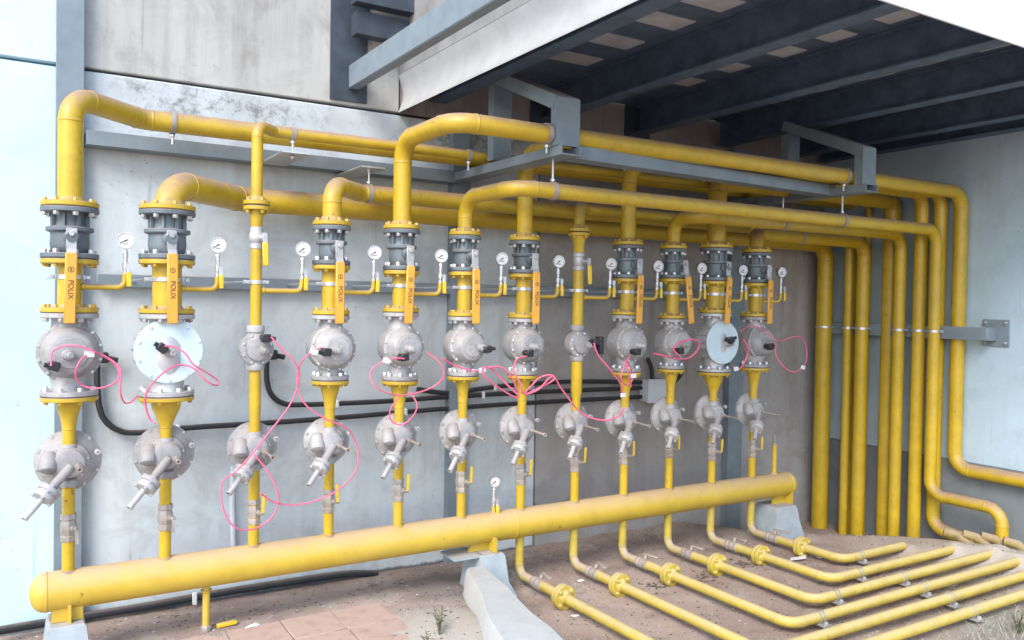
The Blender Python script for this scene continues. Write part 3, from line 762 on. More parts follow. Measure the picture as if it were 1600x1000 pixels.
CON = {1:(-.06,1.20,.3), 2:(-.035,1.262,.7), 3:(.02,1.298,0), 4:(-.07,1.235,.1), 5:(-.045,1.205,-.1), 6:(.055,1.235,-.2), 7:(-.055,1.21,0), 8:(.055,1.262,0), 9:(-.045,1.205,0), 10:(-.07,1.205,0), 11:(.02,1.262,-.5), 12:(-.02,1.22,-.3)}
def shutoff(i):
    x = X[i]; fr = FR[i]; dx, cz, ca = CON[i]
    small = i in SMALL; plate = i in (2, 11)
    if small: a, b = 1.150, 1.352
    else: a, b = LY[i]+.012, MY[i]-.012
    zc = 1.245; rb = .074 if small else .122 if plate else {1:.119, 4:.108, 5:.106, 6:.101, 7:.103, 9:.106, 10:.098, 12:.108}[i]
    look = ('small round grey solenoid valve with black plug' if small else 'solenoid valve with a large pale round cover plate' if plate else 'dusty aluminium solenoid valve with round bolted cover')
    t = thing('solenoid_valve', look+' on the '+nth(i), 'valve', (x, 0, a), 'round solenoid shut-off valves')
    mat = m_alu2 if plate else m_alu
    mb = MB()
    if small: mb.lathe([(.036,0),(.040,.006),(.040,.03),(.034,.04),(.050,.07),(.050,.135),(.034,.165),(.040,.172),(.040,.196),(.036,.202)], (x,0,a), (0,0,1), 22)
    else:
        H = b-a; mb.lathe([(fr*.66,.018),(fr*.60,.032),(fr*.66,H*.22),(fr*.80,H*.38),(fr*.80,H*.62),(fr*.66,H*.78),(fr*.60,H-.034),(fr*.66,H-.018)], (x,0,a), (0,0,1), 24)
    d0 = .036 if small else .07
    mb.lathe([(rb*.7,-d0),(rb*.93,-d0*.8),(rb*.95,d0*.35),(rb*.9,d0*.5)], (x,0,zc), (0,-1,0), 32)
    if plate:
        for k in range(16):
            an = 2*PI*k/16; mb.box((x+rb*.98*math.cos(an), -.0, zc+rb*.98*math.sin(an)), (.022,.13,.008), Matrix.Rotation(-an, 3, 'Y'))
    part(mb, 'valve_body', mat, t)
    if not small:
        for zf, s_ in ((b-.011, -1), (a+.011, 1)):
            mb = MB(); mb.disc(fr, -.010, .010, (x,0,zf), (0,0,1), 28); f = part(mb, 'flange', mat, t)
            mb = MB(); flange_pair_bolts(mb, x, 0, zf+s_*.010, fr-.016, 8, s_, .0115, .015, .5); part(mb, 'bolts', m_zinc, f, True)
            mb = MB(); mb.disc(fr-.004, -.002, .002, (x,0,zf-s_*.0122), (0,0,1), 28, .0005); part(mb, 'gasket', m_gask, f)
    # bolted cover
    mb = MB()
    if plate:
        mb.lathe([(.10,.045),(.125,.05),(.128,.062)], (x,0,zc), (0,-1,0), 36); part(mb, 'rim', mat, t)
        mb = MB(); mb.disc(.136, .0625, .078, (x,0,zc), (0,-1,0), 44, .004); cv = part(mb, 'cover_plate', m_plate, t); yf = .078
        mb = MB()
        for k in range(10):
            an = 2*PI*(k+.5)/10; mb.hexb((x+.122*math.cos(an), -.078, zc+.122*math.sin(an)), (0,-1,0), .007, .004)
        part(mb, 'bolts', m_plate, cv, True)
    elif small:
        mb.lathe([(rb*.92,.018),(rb,.020),(rb,.032),(rb*.9,.035),(rb*.7,.037),(rb*.66,.052),(rb*.40,.056)], (x,0,zc), (0,-1,0), 32); cv = part(mb, 'cover', mat, t); yf = .056
        mb = MB()
        for k in range(8):
            an = 2*PI*(k+.5)/8; mb.hexb((x+rb*.85*math.cos(an), -.035, zc+rb*.85*math.sin(an)), (0,-1,0), .0065, .006)
        part(mb, 'bolts', m_zinc, cv, True)
    else:
        mb.lathe([(rb*.94,.026),(rb,.030),(rb,.046),(rb*.97,.050),(rb*.90,.052),(rb*.86,.066),(rb*.80,.080),(rb*.74,.088),(rb*.70,.098),(rb*.66,.102),(rb*.52,.104),(rb*.50,.108),(rb*.2,.109)], (x,0,zc), (0,-1,0), 36); cv = part(mb, 'cover', mat, t); yf = .109
        mb = MB()
        for k in range(12):
            an = 2*PI*(k+.5)/12; mb.hexb((x+rb*.93*math.cos(an), -.050, zc+rb*.93*math.sin(an)), (0,-1,0), .0075, .008)
        part(mb, 'bolts', m_zinc, cv, True)
    # stub and coil plug
    zz = cz-.0
    mb = MB(); sx = x+dx*.45+.012; sz = zc-.005
    L = .05 if not small else .03
    mb.lathe([(.020,0),(.020,L*.6),(.014,L*.7),(.014,L),(.010,L+.004)], (sx,-yf+.002,sz), (.25,-1,0), 16)
    part(mb, 'spindle', mat if not plate else m_alu, t)
    Rm = Matrix.Rotation(ca, 3, 'Y')
    q = Vector((x+dx, -yf-.030, zz))
    mb = MB(); mb.lathe([(.017,0),(.017,.030),(.013,.033)], (q.x, -yf+.001, q.z), (0,-1,0), 14)
    mb.box(q+Vector((0,-.012,0)), (.040,.034,.036), Rm, .004)
    mb.tube([q+Rm @ Vector((.01,-.012,0)), q+Rm @ Vector((.042 if dx > -.02 else -.034,-.016,-.004))], .010, 10)
    if i == 8: mb.box(q+Vector((.035,.0,-.02)), (.03,.05,.10), None, .004)
    part(mb, 'coil_plug', m_black, t)
    return t

def reducer(i):
    x = X[i]; zt = .872
    if i in SMALL:
        t = thing('reducer_pipe', 'straight yellow pipe narrowing at its foot on the '+nth(i), 'pipe', (x,0,zt), 'yellow reducers above the regulators')
        r = RP[i]; part(MB().tube([(x,0,1.154),(x,0,.98),(x,0,.945),(x,0,zt-.006)], [r,r,RL,RL], 20).lathe([(r*1.03,-.003),(r*1.03,.003)], (x,0,.985), (0,0,1), 20), 'pipe', m_yel, t); return
    t = thing('reducer_pipe', 'yellow flanged reducer cone on the '+nth(i), 'pipe', (x,0,zt), 'yellow reducers above the regulators')
    fr = FR[i]; z = LY[i]; rp = RP[i]
    prof = [(RL, zt-.006-z), (RL, -.128), (RL*1.08, -.126), (RL*1.08, -.122), (RL*1.05,-.118), (rp*.72,-.072), (rp*.92,-.045), (rp*.98,-.030), (rp*1.0,-.008)]
    part(MB().lathe(prof, (x,0,z), (0,0,1), 24), 'cone', m_yel, t)
    mb = MB(); mb.lathe([(rp*.9,-.014),(rp+.010,-.014),(rp+.016,-.008),(fr-.003,-.008),(fr,-.005),(fr,.007),(fr-.003,.010),(rp*.9,.010)], (x,0,z), (0,0,1), 28, closed=True)
    f = part(mb, 'flange', m_yel, t)
    mb = MB(); flange_pair_bolts(mb, x, 0, z-.008, fr-.016, 8, -1, .0095, .012, .5); part(mb, 'bolts', m_yel, f, True)

def regulator(i):
    x = X[i]; k = 1.10 if i < 3 else 1.0; z = ZR
    t = thing('pressure_regulator', 'dusty grey pressure regulator with round diaphragm housing on the '+nth(i), 'regulator', (x,0,z), 'grey gas pressure regulators')
    R = .112*k; Y = (0,-1,0)
    mb = MB(); mb.lathe([(R*.35,-.085),(R*.62,-.08),(R*.88,-.062),(R*.93,-.052),(R,-.050),(R,-.043)], (x,0,z), Y, 40)
    part(mb, 'rear_dish', m_alu, t)
    mb = MB(); mb.lathe([(R,-.0425),(R,-.035),(R*.94,-.032),(R*.88,-.026),(R*.66,-.006),(R*.62,.012),(R*.52,.020),(R*.44,.046),(R*.30,.052)], (x,0,z), Y, 40)
    for s_ in (1,): mb.lathe([(.034,-.10*k+.02),(.034,-.06),(.034,.058),(.030,.074)], (x,0,z), (0,0,1), 20)
    mb.lathe([(.034,0),(.034,.07),(.030,.098)], (x,0,z), (0,0,-1), 20)
    mb.lathe([(.022,0),(.030,.012),(.036,.05),(.030,.075),(.012,.085)], (x-.062*k,-.004,z+.042), (-.12,-.6,-1), 16)
    fd = part(mb, 'front_body', m_alu, t)
    mb = MB()
    for q in range(10):
        an = 2*PI*(q+.35)/10; mb.hexb((x+R*.935*math.cos(an), .0335, z+R*.935*math.sin(an)), (0,-1,0), .0075, .008)
    for q in range(6):
        an = 2*PI*(q+.2)/6; mb.hexb((x+R*.56*math.cos(an), -.014, z+R*.56*math.sin(an)), (0,-1,0), .005, .006)
    part(mb, 'bolts', m_alu2, fd, True)
    # pilot arm: spring tube, clamp disc and nozzle, down to the left and outwards
    d = Vector((-.125*k,-.085,-.130*k)); d0 = d.normalized(); p = Vector((x+.004,-.045,z-.012)); L = d.length
    mb = MB(); mb.lathe([(.018,0),(.019,.02),(.017,L*.50),(.0185,L*.52)], p, d0, 16); part(mb, 'spring_tube', m_alu, t)
    mb = MB(); mb.lathe([(.026,L*.50),(.041,L*.515),(.043,L*.55),(.043,L*.60),(.036,L*.615),(.036,L*.64),(.043,L*.655),(.043,L*.70),(.040,L*.735),(.022,L*.76)], p, d0, 22)
    u = d0.orthogonal().normalized(); w = d0.cross(u)
    for q in range(4):
        an = 2*PI*(q+.5)/4; c = p+d0*(L*.48)+(u*math.cos(an)+w*math.sin(an))*.035; mb.hexb(c, d0, .007, L*.30)
    part(mb, 'clamp_disc', m_alu2, t)
    mb = MB(); mb.lathe([(.0125,L*.74),(.0125,L*1.13),(.0135,L*1.13),(.0135,L*1.17),(.009,L*1.17),(.008,L*1.0)], p, d0, 14); part(mb, 'nozzle', m_alu2, t)
    # side port with a thin impulse tube pointing outwards
    q = Vector((x+.030,-.048,z-.010)); e = Vector((.03,-1,-.05)).normalized(); l2 = .06 if i < 3 else random.uniform(.10,.125)
    mb = MB(); mb.lathe([(.014,0),(.014,.016),(.0065,.018),(.006,l2),(.0105,l2),(.0105,l2+.010),(.006,l2+.010),(.005,l2-.004)], q, e, 12); part(mb, 'impulse_port', m_brass, t)
    mb = MB(); mb.lathe([(.011,0),(.011,.02),(.005,.021),(.005,.012)], (x+R*.83,-.0,z+.035), Y, 12); part(mb, 'breather', m_alu2, t)

VZ = {1:.536, 2:.534, 3:.513, 4:.524, 5:.538, 6:.544, 7:.55, 8:.585, 9:.595, 10:.605, 11:.557, 12:.546}
def lower(i):
    x = X[i]; v = VZ[i]
    t = thing('riser_pipe', 'thin yellow pipe with small dull valve below the regulator, '+nth(i), 'pipe', (x,0,.36), 'thin riser pipes above the header')
    mb = MB(); mb.tube([(x,0,.352),(x,0,.705)], RL, 18)
    mb.lathe([(RL*1.5,.0),(RL*1.25,.006),(RL,.010)], (x,0,.355), (0,0,1), 18)
    part(mb, 'pipe', m_yel, t)
    mb = MB(); mb.lathe([(.029,-.055),(.030,-.052),(.030,-.034),(.026,-.030),(.031,-.012),(.031,.012),(.026,.030),(.030,.034),(.030,.052),(.029,.055)], (x,0,v), (0,0,1), 8 if i % 3 else 6)
    mb.lathe([(.013,0),(.013,.02),(.008,.022),(.008,.036)], (x+.012,-.022,v), (.5,-1,0), 12)
    bv = part(mb, 'ball_valve', m_brass, t)
    tilt = random.uniform(-.08,.08); Rm = Matrix.Rotation(tilt, 3, 'Y'); q = Vector((x+.024,-.058,v))
    s_ = 1 if i > 2 else -1
    mb = MB(); mb.box(q+Rm @ Vector((0,0,.03*s_)), (.013,.004,.055), Rm)
    if i > 2: mb.box(q+Rm @ Vector((0,-.001,.055*s_)), (.016,.009,.062), Rm, .003)
    part(mb, 'lever', m_lev if i > 2 else m_brass, bv)

for i in range(1, 13):
    spool(i); gauge(i); shutoff(i); reducer(i); regulator(i); lower(i)
    if i not in SMALL: ball_valve(i)
    else:
        x = X[i]; b = 1.69 if i == 3 else 1.655; tf = TF[i]; fr = FR[i]
        t = thing('ball_valve', 'small silver threaded ball valve with yellow lever on the '+nth(i), 'valve', (x,0,b), 'small silver ball valves')
        mb = MB(); mb.lathe([(RP[i]*.92,0),(RP[i]*1.12,.004),(RP[i]*1.12,.024),(RP[i]*.9,.028),(.033,.040),(.034,.060),(.030,.076),(RP[i]*1.1,.080),(RP[i]*1.1,.098),(RP[i]*.9,.102)], (x,0,b), (0,0,1), 10)
        mb.lathe([(.014,0),(.014,.02),(.008,.022),(.008,.045)], (x+.008,-.028,b+.052), (.2,-1,0), 12)
        part(mb, 'valve_body', m_alu2, t)
        Rm = Matrix.Rotation(-.04, 3, 'Y'); q = Vector((x+.018,-.075,b+.052))
        mb = MB(); mb.box(q+Vector((0,0,-.006)), (.022,.004,.05), Rm, .001); lv = part(mb, 'lever', m_alu2, t)
        part(MB().box(q+Rm @ Vector((0,-.003,-.075)), (.026,.011,.105), Rm, .004), 'sleeve', m_lev, lv)
        # lower flange and nipple between the supply flange and the valve
        t = thing('pipe_nipple', 'small yellow flange and nipple above the silver valve on the '+nth(i), 'pipe', (x,0,b+.1), 'small flanged nipples')
        r = RP[i]
        part(MB().lathe([(r*.85,b+.098-tf),(r*.95,b+.104-tf),(r*1.0,-.075),(r*1.18,-.05),(r*1.2,-.03)], (x,0,tf), (0,0,1), 20), 'nipple', m_yel, t)
        f = part(MB().disc(fr,-.032,-.013,(x,0,tf),(0,0,1),26), 'flange', m_yel, t)
        mb = MB(); flange_pair_bolts(mb, x, 0, tf-.032, fr-.014, 4, -1, .010, .014); part(mb, 'bolts', m_yel, f, True)
        part(MB().disc(fr-.004,-.0125,-.0085,(x,0,tf),(0,0,1),26,.0005), 'gasket', m_gask, t)

# ---------------------------------------------------------------- header
HZ, HR = .285, .078
hd = thing('header_pipe', 'long thick yellow header pipe lying across the front with rounded ends', 'pipe', (2.3, 0, HZ))
prof = []
for k in range(7):
    a = PI/2*k/6; prof.append((HR*math.sin(a) if k else .002, .066-.055*math.cos(a)+.055))
prof += [(HR, 4.53-.06)]
for k in range(1, 7):
    a = PI/2*k/6; prof.append((HR*math.cos(a) if k < 6 else .002, 4.47+.055*math.sin(a)))
mb = MB(); mb.lathe(prof, (0,0,HZ), (1,0,0), 40)
for xx in (.125, 2.3, 4.46): mb.lathe([(HR*.99,-.006),(HR*1.025,-.003),(HR*1.025,.003),(HR*.99,.006)], (xx,0,HZ), (1,0,0), 40, closed=True)
part(mb, 'barrel', m_yelh, hd)
part(MB().tube([(.738,0,HZ-HR+.01),(.738,0,.03)], .016, 14).lathe([(.024,.0),(.018,.012)], (.738,0,.192), (0,0,-1), 14), 'drain_leg', m_yelh, hd)
part(MB().lathe([(.019,0),(.022,.004),(.022,.02),(.018,.028),(.022,.036),(.022,.056),(.018,.062)], (.738,0,-.025), (0,0,1), 8), 'drain_valve', m_brass, hd)
part(MB().tube([(4.345,0,HZ+HR-.008),(4.345,0,.555)], .0165, 14).lathe([(.026,0),(.018,.010)], (4.345,0,HZ+HR-.002), (0,0,1), 14), 'vent_leg', m_yelh, hd)
part(MB().lathe([(.018,0),(.021,.003),(.021,.016),(.008,.018),(.007,.06),(.010,.061),(.010,.066)], (4.345,0,.553), (0,0,1), 10), 'vent_plug', m_brass, hd)
part(MB().tube([(2.19,0,HZ+HR-.008),(2.19,0,.395)], .012, 12), 'gauge_leg', m_yelh, hd)
gauge(0, (2.19, 0, .393), 'dull round pressure gauge standing on the yellow header pipe', .82)

# ---------------------------------------------------------------- floor pipes
YB = {7:-1.52, 8:-1.36, 9:-1.205, 10:-1.048, 11:-.88, 12:-.685}
XE = {7:5.3, 8:5.2, 9:4.98, 10:4.98, 11:4.86, 12:4.66}
PH = ['innermost and shortest', 'second', 'third', 'fourth', 'fifth', 'outermost and longest']
CL = {7:(4.0,), 8:(4.08,), 9:(3.28, 4.10), 10:(3.60, 4.16), 11:(4.02,), 12:(4.30,)}
for i in range(7, 13):
    x = X[i]+.022; r = .0255
    k = 12-i
    lab = ('shortest and innermost' if k == 0 else 'outermost' if k == 5 else PH[k]+' from the wall')
    t = thing('floor_pipe', 'flanged yellow pipe on the dirt floor, '+lab+' of six', 'pipe', (x, YB[i], -.03), 'six yellow pipes on the floor')
    J = []
    zf = .006
    part(MB().tube([(X[i],0,HZ-HR+.01),(X[i],0,zf+.058)], .0235, 18), 'drop_leg', m_yelf, t)
    path = fillet([(X[i],0,zf+.0582),(X[i],0,zf),(X[i]+.004,-.14,zf)], .055, 7, J)
    mb = MB(); mb.tube(path, .0236, 18); welds(mb, J, .0236); part(mb, 'elbow', m_dirty, t)
    J = []; path = fillet([(X[i]+.005,-.22,zf),(x,YB[i],zf-.002),(XE[i]+.05,YB[i]-.012,zf+.004)], .075, 8, J)
    mb = MB(); mb.tube(path, r, 18); welds(mb, J, r); part(mb, 'pipe', m_yelf, t)
    mb = MB(); xx = X[i]+.005; mb.lathe([(.024,-.045),(.031,-.042),(.031,-.024),(.026,-.02),(.033,0),(.026,.02),(.031,.024),(.031,.042),(.024,.045)], (xx,-.182,zf), (0,-1,0), 10)
    mb.lathe([(.011,0),(.011,.028)], (xx+.012,-.182,zf+.018), (.4,0,1), 10)
    bv = part(mb, 'ball_valve', m_brass, t)
    mb = MB(); Rm = Matrix.Rotation(random.uniform(-.25,.25), 3, 'Z'); mb.box(Vector((xx+.030,-.215,zf+.046)), (.022,.10,.011), Rm, .003)
    part(mb, 'lever', m_brass, bv)
    for yy, s_ in ((-.392, 1), (-.414, -1)):
        mb = MB(); mb.lathe([(r,-.009),(.060,-.009),(.062,-.007),(.062,.007),(.060,.009),(r+.012,.009),(r+.002,.026),(r,.026)], (X[i]+.01,yy,zf), (0,s_,0), 26, closed=True)
        f = part(mb, 'flange', m_yelf, t)
        mb = MB()
        for q in range(4):
            a = 2*PI*(q+.5)/4; mb.hexb((X[i]+.01+.046*math.cos(a), yy+s_*.009, zf+.046*math.sin(a)), (0,s_,0), .010, .014)
        part(mb, 'bolts', m_yelf, f, True)
    for xc in CL[i]:
        mb = MB(); p = Vector((xc, YB[i]-.004, zf)); ring_clamp(mb, p+Vector((-.012,0,0)), (1,0,0), r, .006, .004); ring_clamp(mb, p+Vector((.012,0,0)), (1,0,0), r, .006, .004)
        mb.box(p+Vector((0,0,-r-.004)), (.05,.10,.008)).hexb(p+Vector((.0,-.04,-r)), (0,0,1), .010, .014).hexb(p+Vector((0,.04,-r)), (0,0,1), .010, .014)
        part(mb, 'clamp', m_zinc, t)
for k, (x, y, a, lab) in enumerate(((5.10,-.80,.3,'short dusty yellow pipe end lying in the sand, nearest the pipe drops'), (5.16,-.89,.5,'second short dusty yellow pipe end in the sand from the pipe drops'), (5.22,-.97,.6,'third short dusty yellow pipe end in the sand from the pipe drops'), (5.23,-1.10,.5,'short dusty yellow pipe end lying in the sand, farthest right'))):
    solo(MB().tube([(x-.03,y+.06,.062),(x+.01,y,.050),(x+.06,y-.09,-.03)], .028, 16), 'pipe_stub', m_stub, lab, 'pipe', (x,y,.0), 'pipe ends in the sand')

# ---------------------------------------------------------------- conduits, junction box, cables
WIRES = {
 'w1':[(0.134,-0.170,1.202),(0.138,-0.170,1.255),(0.176,-0.170,1.277),(0.220,-0.170,1.278),(0.275,-0.170,1.258),(0.309,-0.170,1.237),(0.343,-0.170,1.214),(0.366,-0.170,1.183),(0.364,-0.170,1.145),(0.332,-0.170,1.121),(0.287,-0.170,1.110),(0.242,-0.170,1.122),(0.218,-0.170,1.155),(0.218,-0.170,1.192),(0.238,-0.170,1.229),(0.275,-0.170,1.248),(0.320,-0.170,1.234),(0.370,-0.170,1.188),(0.371,-0.170,1.125),(0.375,-0.170,1.079),(0.392,-0.170,1.047),(0.415,-0.170,1.051),(0.433,-0.170,1.076)],
 'w2':[(0.534,-0.190,1.273),(0.575,-0.190,1.267),(0.612,-0.190,1.240),(0.637,-0.190,1.200),(0.687,-0.190,1.167),(0.739,-0.190,1.129),(0.741,-0.190,1.107),(0.713,-0.190,1.114),(0.683,-0.190,1.136),(0.650,-0.190,1.176),(0.612,-0.190,1.193),(0.564,-0.190,1.189),(0.504,-0.190,1.147),(0.468,-0.190,1.097),(0.462,-0.190,1.046),(0.481,-0.190,0.981),(0.500,-0.190,0.962)],
 'w3':[(0.973,-0.150,1.304),(1.015,-0.150,1.253),(1.067,-0.150,1.196),(1.093,-0.150,1.138),(1.088,-0.150,1.067),(1.046,-0.150,0.984),(0.963,-0.150,0.891),(0.895,-0.150,0.813),(0.829,-0.150,0.736),(0.782,-0.150,0.699),(0.766,-0.150,0.646),(0.778,-0.150,0.563),(0.818,-0.150,0.498),(0.885,-0.150,0.473),(0.953,-0.150,0.486),(1.000,-0.150,0.537),(1.005,-0.150,0.607),(0.979,-0.150,0.680),(0.937,-0.150,0.754),(0.904,-0.150,0.793)],
 'w4':[(1.193,-0.160,1.256),(1.149,-0.160,1.240),(1.109,-0.160,1.209),(1.090,-0.160,1.153),(1.093,-0.160,1.068),(1.129,-0.160,0.995),(1.217,-0.160,0.933),(1.308,-0.160,0.890),(1.358,-0.160,0.827),(1.377,-0.160,0.755),(1.351,-0.160,0.675),(1.266,-0.160,0.610),(1.163,-0.160,0.569),(1.062,-0.160,0.560),(0.986,-0.160,0.583),(0.925,-0.160,0.631)],
 'w5':[(1.588,-0.160,1.199),(1.530,-0.160,1.201),(1.479,-0.160,1.181),(1.441,-0.160,1.152),(1.426,-0.160,1.114),(1.442,-0.160,1.075),(1.500,-0.160,1.042),(1.591,-0.160,1.023),(1.697,-0.160,1.037),(1.765,-0.160,1.068),(1.795,-0.160,1.114),(1.777,-0.160,1.174),(1.714,-0.160,1.227)],
 'w6':[(1.569,-0.150,1.023),(1.531,-0.150,0.958),(1.544,-0.150,0.903),(1.597,-0.150,0.882),(1.646,-0.150,0.928),(1.659,-0.150,0.982),(1.628,-0.150,1.039)],
 'w7':[(1.785,-0.170,1.196),(1.873,-0.170,1.156),(1.981,-0.170,1.128),(2.091,-0.170,1.150),(2.156,-0.170,1.113),(2.210,-0.170,1.039),(2.235,-0.170,0.982),(2.157,-0.170,1.015),(2.063,-0.170,1.068),(2.007,-0.170,1.114),(2.024,-0.170,1.146),(2.080,-0.170,1.135),(2.149,-0.170,1.064),(2.219,-0.170,0.999)],
 'w8':[(2.285,-0.170,1.198),(2.223,-0.170,1.180),(2.197,-0.170,1.122),(2.229,-0.170,1.055),(2.250,-0.170,1.008),(2.312,-0.170,1.039),(2.366,-0.170,1.083),(2.422,-0.170,1.095),(2.435,-0.170,1.074),(2.383,-0.170,1.042),(2.320,-0.170,1.012),(2.273,-0.170,0.997),(2.344,-0.170,1.024),(2.422,-0.170,1.088),(2.497,-0.170,1.018),(2.613,-0.170,0.903),(2.699,-0.170,0.853),(2.787,-0.170,0.837),(2.876,-0.170,0.857),(2.925,-0.170,0.893)],
 'w9':[(2.747,-0.130,1.257),(2.766,-0.130,1.190),(2.848,-0.130,1.099),(2.917,-0.130,1.025),(2.951,-0.130,0.945)],
 'w10':[(2.934,-0.200,1.180),(2.877,-0.200,1.125),(2.860,-0.200,1.069),(2.915,-0.200,1.025),(2.969,-0.200,1.058),(2.940,-0.200,1.120),(2.889,-0.200,1.164),(2.914,-0.200,1.085),(2.952,-0.200,1.013)],
 'w11':[(3.096,-0.200,1.199),(3.192,-0.200,1.179),(3.299,-0.200,1.162),(3.389,-0.200,1.167),(3.443,-0.200,1.207),(3.437,-0.200,1.260),(3.361,-0.200,1.276),(3.297,-0.200,1.254),(3.268,-0.200,1.218),(3.304,-0.200,1.177)],
 'w12':[(3.796,-0.200,1.272),(3.853,-0.200,1.213),(3.860,-0.200,1.154),(3.823,-0.200,1.104),(3.758,-0.200,1.086),(3.719,-0.200,1.110)],
 'w13':[(3.778,-0.200,1.319),(3.876,-0.200,1.354),(3.989,-0.200,1.334),(4.113,-0.200,1.261),(4.219,-0.200,1.280),(4.327,-0.200,1.283),(4.403,-0.200,1.225),(4.413,-0.200,1.142),(4.347,-0.200,1.086),(4.250,-0.200,1.060),(4.165,-0.200,1.103),(4.122,-0.200,1.180),(4.125,-0.200,1.245)],
 'c1':[(0.346,0.515,1.166),(0.347,0.515,1.062),(0.356,0.515,0.957),(0.383,0.515,0.887),(0.437,0.515,0.841),(0.520,0.515,0.823),(0.766,0.515,0.832),(1.173,0.515,0.832),(1.626,0.515,0.839),(2.173,0.515,0.852),(2.841,0.515,0.857),(3.626,0.515,0.853)],
 'c2':[(1.127,0.515,1.165),(1.129,0.515,1.049),(1.156,0.515,0.972),(1.222,0.515,0.926),(1.341,0.515,0.916),(1.775,0.515,0.912),(2.172,0.515,0.919),(2.840,0.515,0.921),(3.624,0.515,0.913)],
 'c3':[(1.976,0.515,0.972),(2.171,0.515,0.942),(2.427,0.515,0.961),(2.698,0.515,0.974),(3.084,0.515,0.976),(3.623,0.515,0.952)],
 'c4':[(3.675,0.515,1.110),(3.711,0.515,1.044),(3.718,0.515,0.966)],
 'c5':[(3.805,0.515,0.924),(3.909,0.515,0.942),(3.979,0.515,0.993),(4.001,0.515,1.050)],

}
box = thing('junction_box', 'pale grey junction box on the wall where the black conduits end', 'box', (3.71, .5, .82))
part(MB().box((3.71, .50, .896), (.16, .09, .15), None, .006), 'body', m_box, box)
part(MB().box((3.71, .449, .896), (.17, .016, .16), None, .004), 'lid', m_box, box)
CLAB = {'c1':'lowest black conduit along the wall, curling up behind the leftmost riser', 'c2':'black conduit along the wall curling up behind the third riser', 'c3':'short upper black conduit along the wall between the fifth riser and the box',
        'c4':'short black conduit dropping from the ninth riser to the junction box', 'c5':'short black conduit rising right from the junction box behind the tenth riser'}
def at_x(pts, x):
    for a, b in zip(pts, pts[1:]):
        if (a.x-x)*(b.x-x) <= 0 and abs(b.x-a.x) > 1e-5: return a.lerp(b, (x-a.x)/(b.x-a.x))
for k, lab in CLAB.items():
    P = smooth_path(WIRES[k], 6)
    c = thing('conduit', lab, 'conduit', P[0], 'black conduits on the wall')
    part(MB().tube(P, .0138, 12), 'hose', m_cond, c)
    for xx in {'c1':(.70, 1.9, 3.1), 'c2':(1.5, 2.4, 3.1), 'c3':(2.48, 3.1), 'c4':(), 'c5':()}[k]:
        q = at_x(P[len(P)//3:], xx)
        if q: part(MB().box(q+Vector((0,-.004,0)), (.018,.040,.044), None, .004).hexb(q+Vector((0,-.022,.012)), (0,-1,0), .006, .006), 'clip', m_white, c)
for k, s_ in (('c1', 'left'), ('c2', 'mid')):
    p = WIRES[k][0]; c = thing('cable_plug', 'black cable plug at the upper end of the '+('lowest' if k == 'c1' else 'middle')+' black conduit', 'plug', p)
    part(MB().box((p[0]+.02, p[1]-.02, p[2]+.02), (.05,.05,.05), None, .006).tube([(p[0]+.02,p[1]-.02,p[2]+.02),(p[0]+.085,p[1]-.02,p[2]+.005)], .014, 10), 'plug', m_black, c)
c = thing('conduit', 'black hose lying along the foot of the wall behind the header', 'conduit', (.3,.5,-.02), 'black conduits on the wall')
P = smooth_path([(-.05,.46,.0),(.25,.50,-.012),(.55,.515,-.018),(.85,.515,-.012),(1.2,.52,-.015),(1.55,.52,-.022),(1.75,.525,-.05)], 6)
part(MB().tube(P, .019, 12), 'hose', m_cond, c)
part(MB().box((.78,.488,-.010), (.022,.012,.062), None, .003), 'clip', m_white, c)
PLAB = {'w1':'pink cable looping beside the leftmost riser with a white tag', 'w2':'pink cable in a wide loop over the pale cover plate of the second riser',
 'w3':'pink cable hanging in a long loop down to the third regulator from the left', 'w4':'pink cable sweeping in a big arc round the fourth regulator from the left',
 'w5':'pink cable in a wide oval loop over the fifth riser', 'w6':'small pink cable loop above the fifth regulator from the left', 'w7':'pink cable from the sixth riser in tangled loops left of the seventh',
 'w8':'pink cable running from the seventh riser down to the ninth regulator', 'w9':'pink cable falling from the black plug of the eighth riser', 'w10':'crumpled pink cable on the solenoid valve of the ninth riser',
 'w11':'pink cable loop in front of the solenoid valve of the tenth riser', 'w12':'short thick pink cable loop between the eleventh and rightmost risers', 'w13':'pink cable ring with white tag hanging right of the rightmost riser'}
TAGS = {'w1':(.262, 1.245), 'w3':(None,), 'w7':(2.02,1.12), 'w9':(2.95,.97), 'w10':(3.0,1.08), 'w12':(3.74,1.10), 'w13':(4.35,1.09), 'w4':(1.15,1.24), 'w5':(1.50,1.19)}
for n, (k, lab) in enumerate(PLAB.items()):
    L = WIRES[k]; P = [Vector((p[0], p[1]+.018*math.sin(j*1.3+n), p[2])) for j, p in enumerate(L)]
    P = smooth_path(P, 7)
    c = thing('pink_cable', lab, 'cable', P[0], 'pink cables looped over the valves')
    part(MB().tube(P, .0036 if k in ('w1','w2','w3','w4','w5','w6','w13') else .0046 if k not in ('w12','w11') else .0056, 8), 'wire', m_pink, c)
    if k in TAGS and TAGS[k][0] is not None:
        tx, tz = TAGS[k]; q = min(P, key=lambda p: (p.x-tx)**2+(p.z-tz)**2)
        part(MB().box(q+Vector((0,-.006,0)), (.036,.006,.024), Matrix.Rotation(random.uniform(-.3,.5), 3, 'Y'), .001), 'cable_tag', m_white, c)
solo(MB().tube([(.968,.535,.62),(.966,.535,.42),(.975,.535,.2)], .014, 10).box((.97,.54,.60),(.02,.03,.04)), 'wall_tube', m_box, 'thin pale tube standing against the wall behind the third riser', 'tube', (.97,.535,.2))

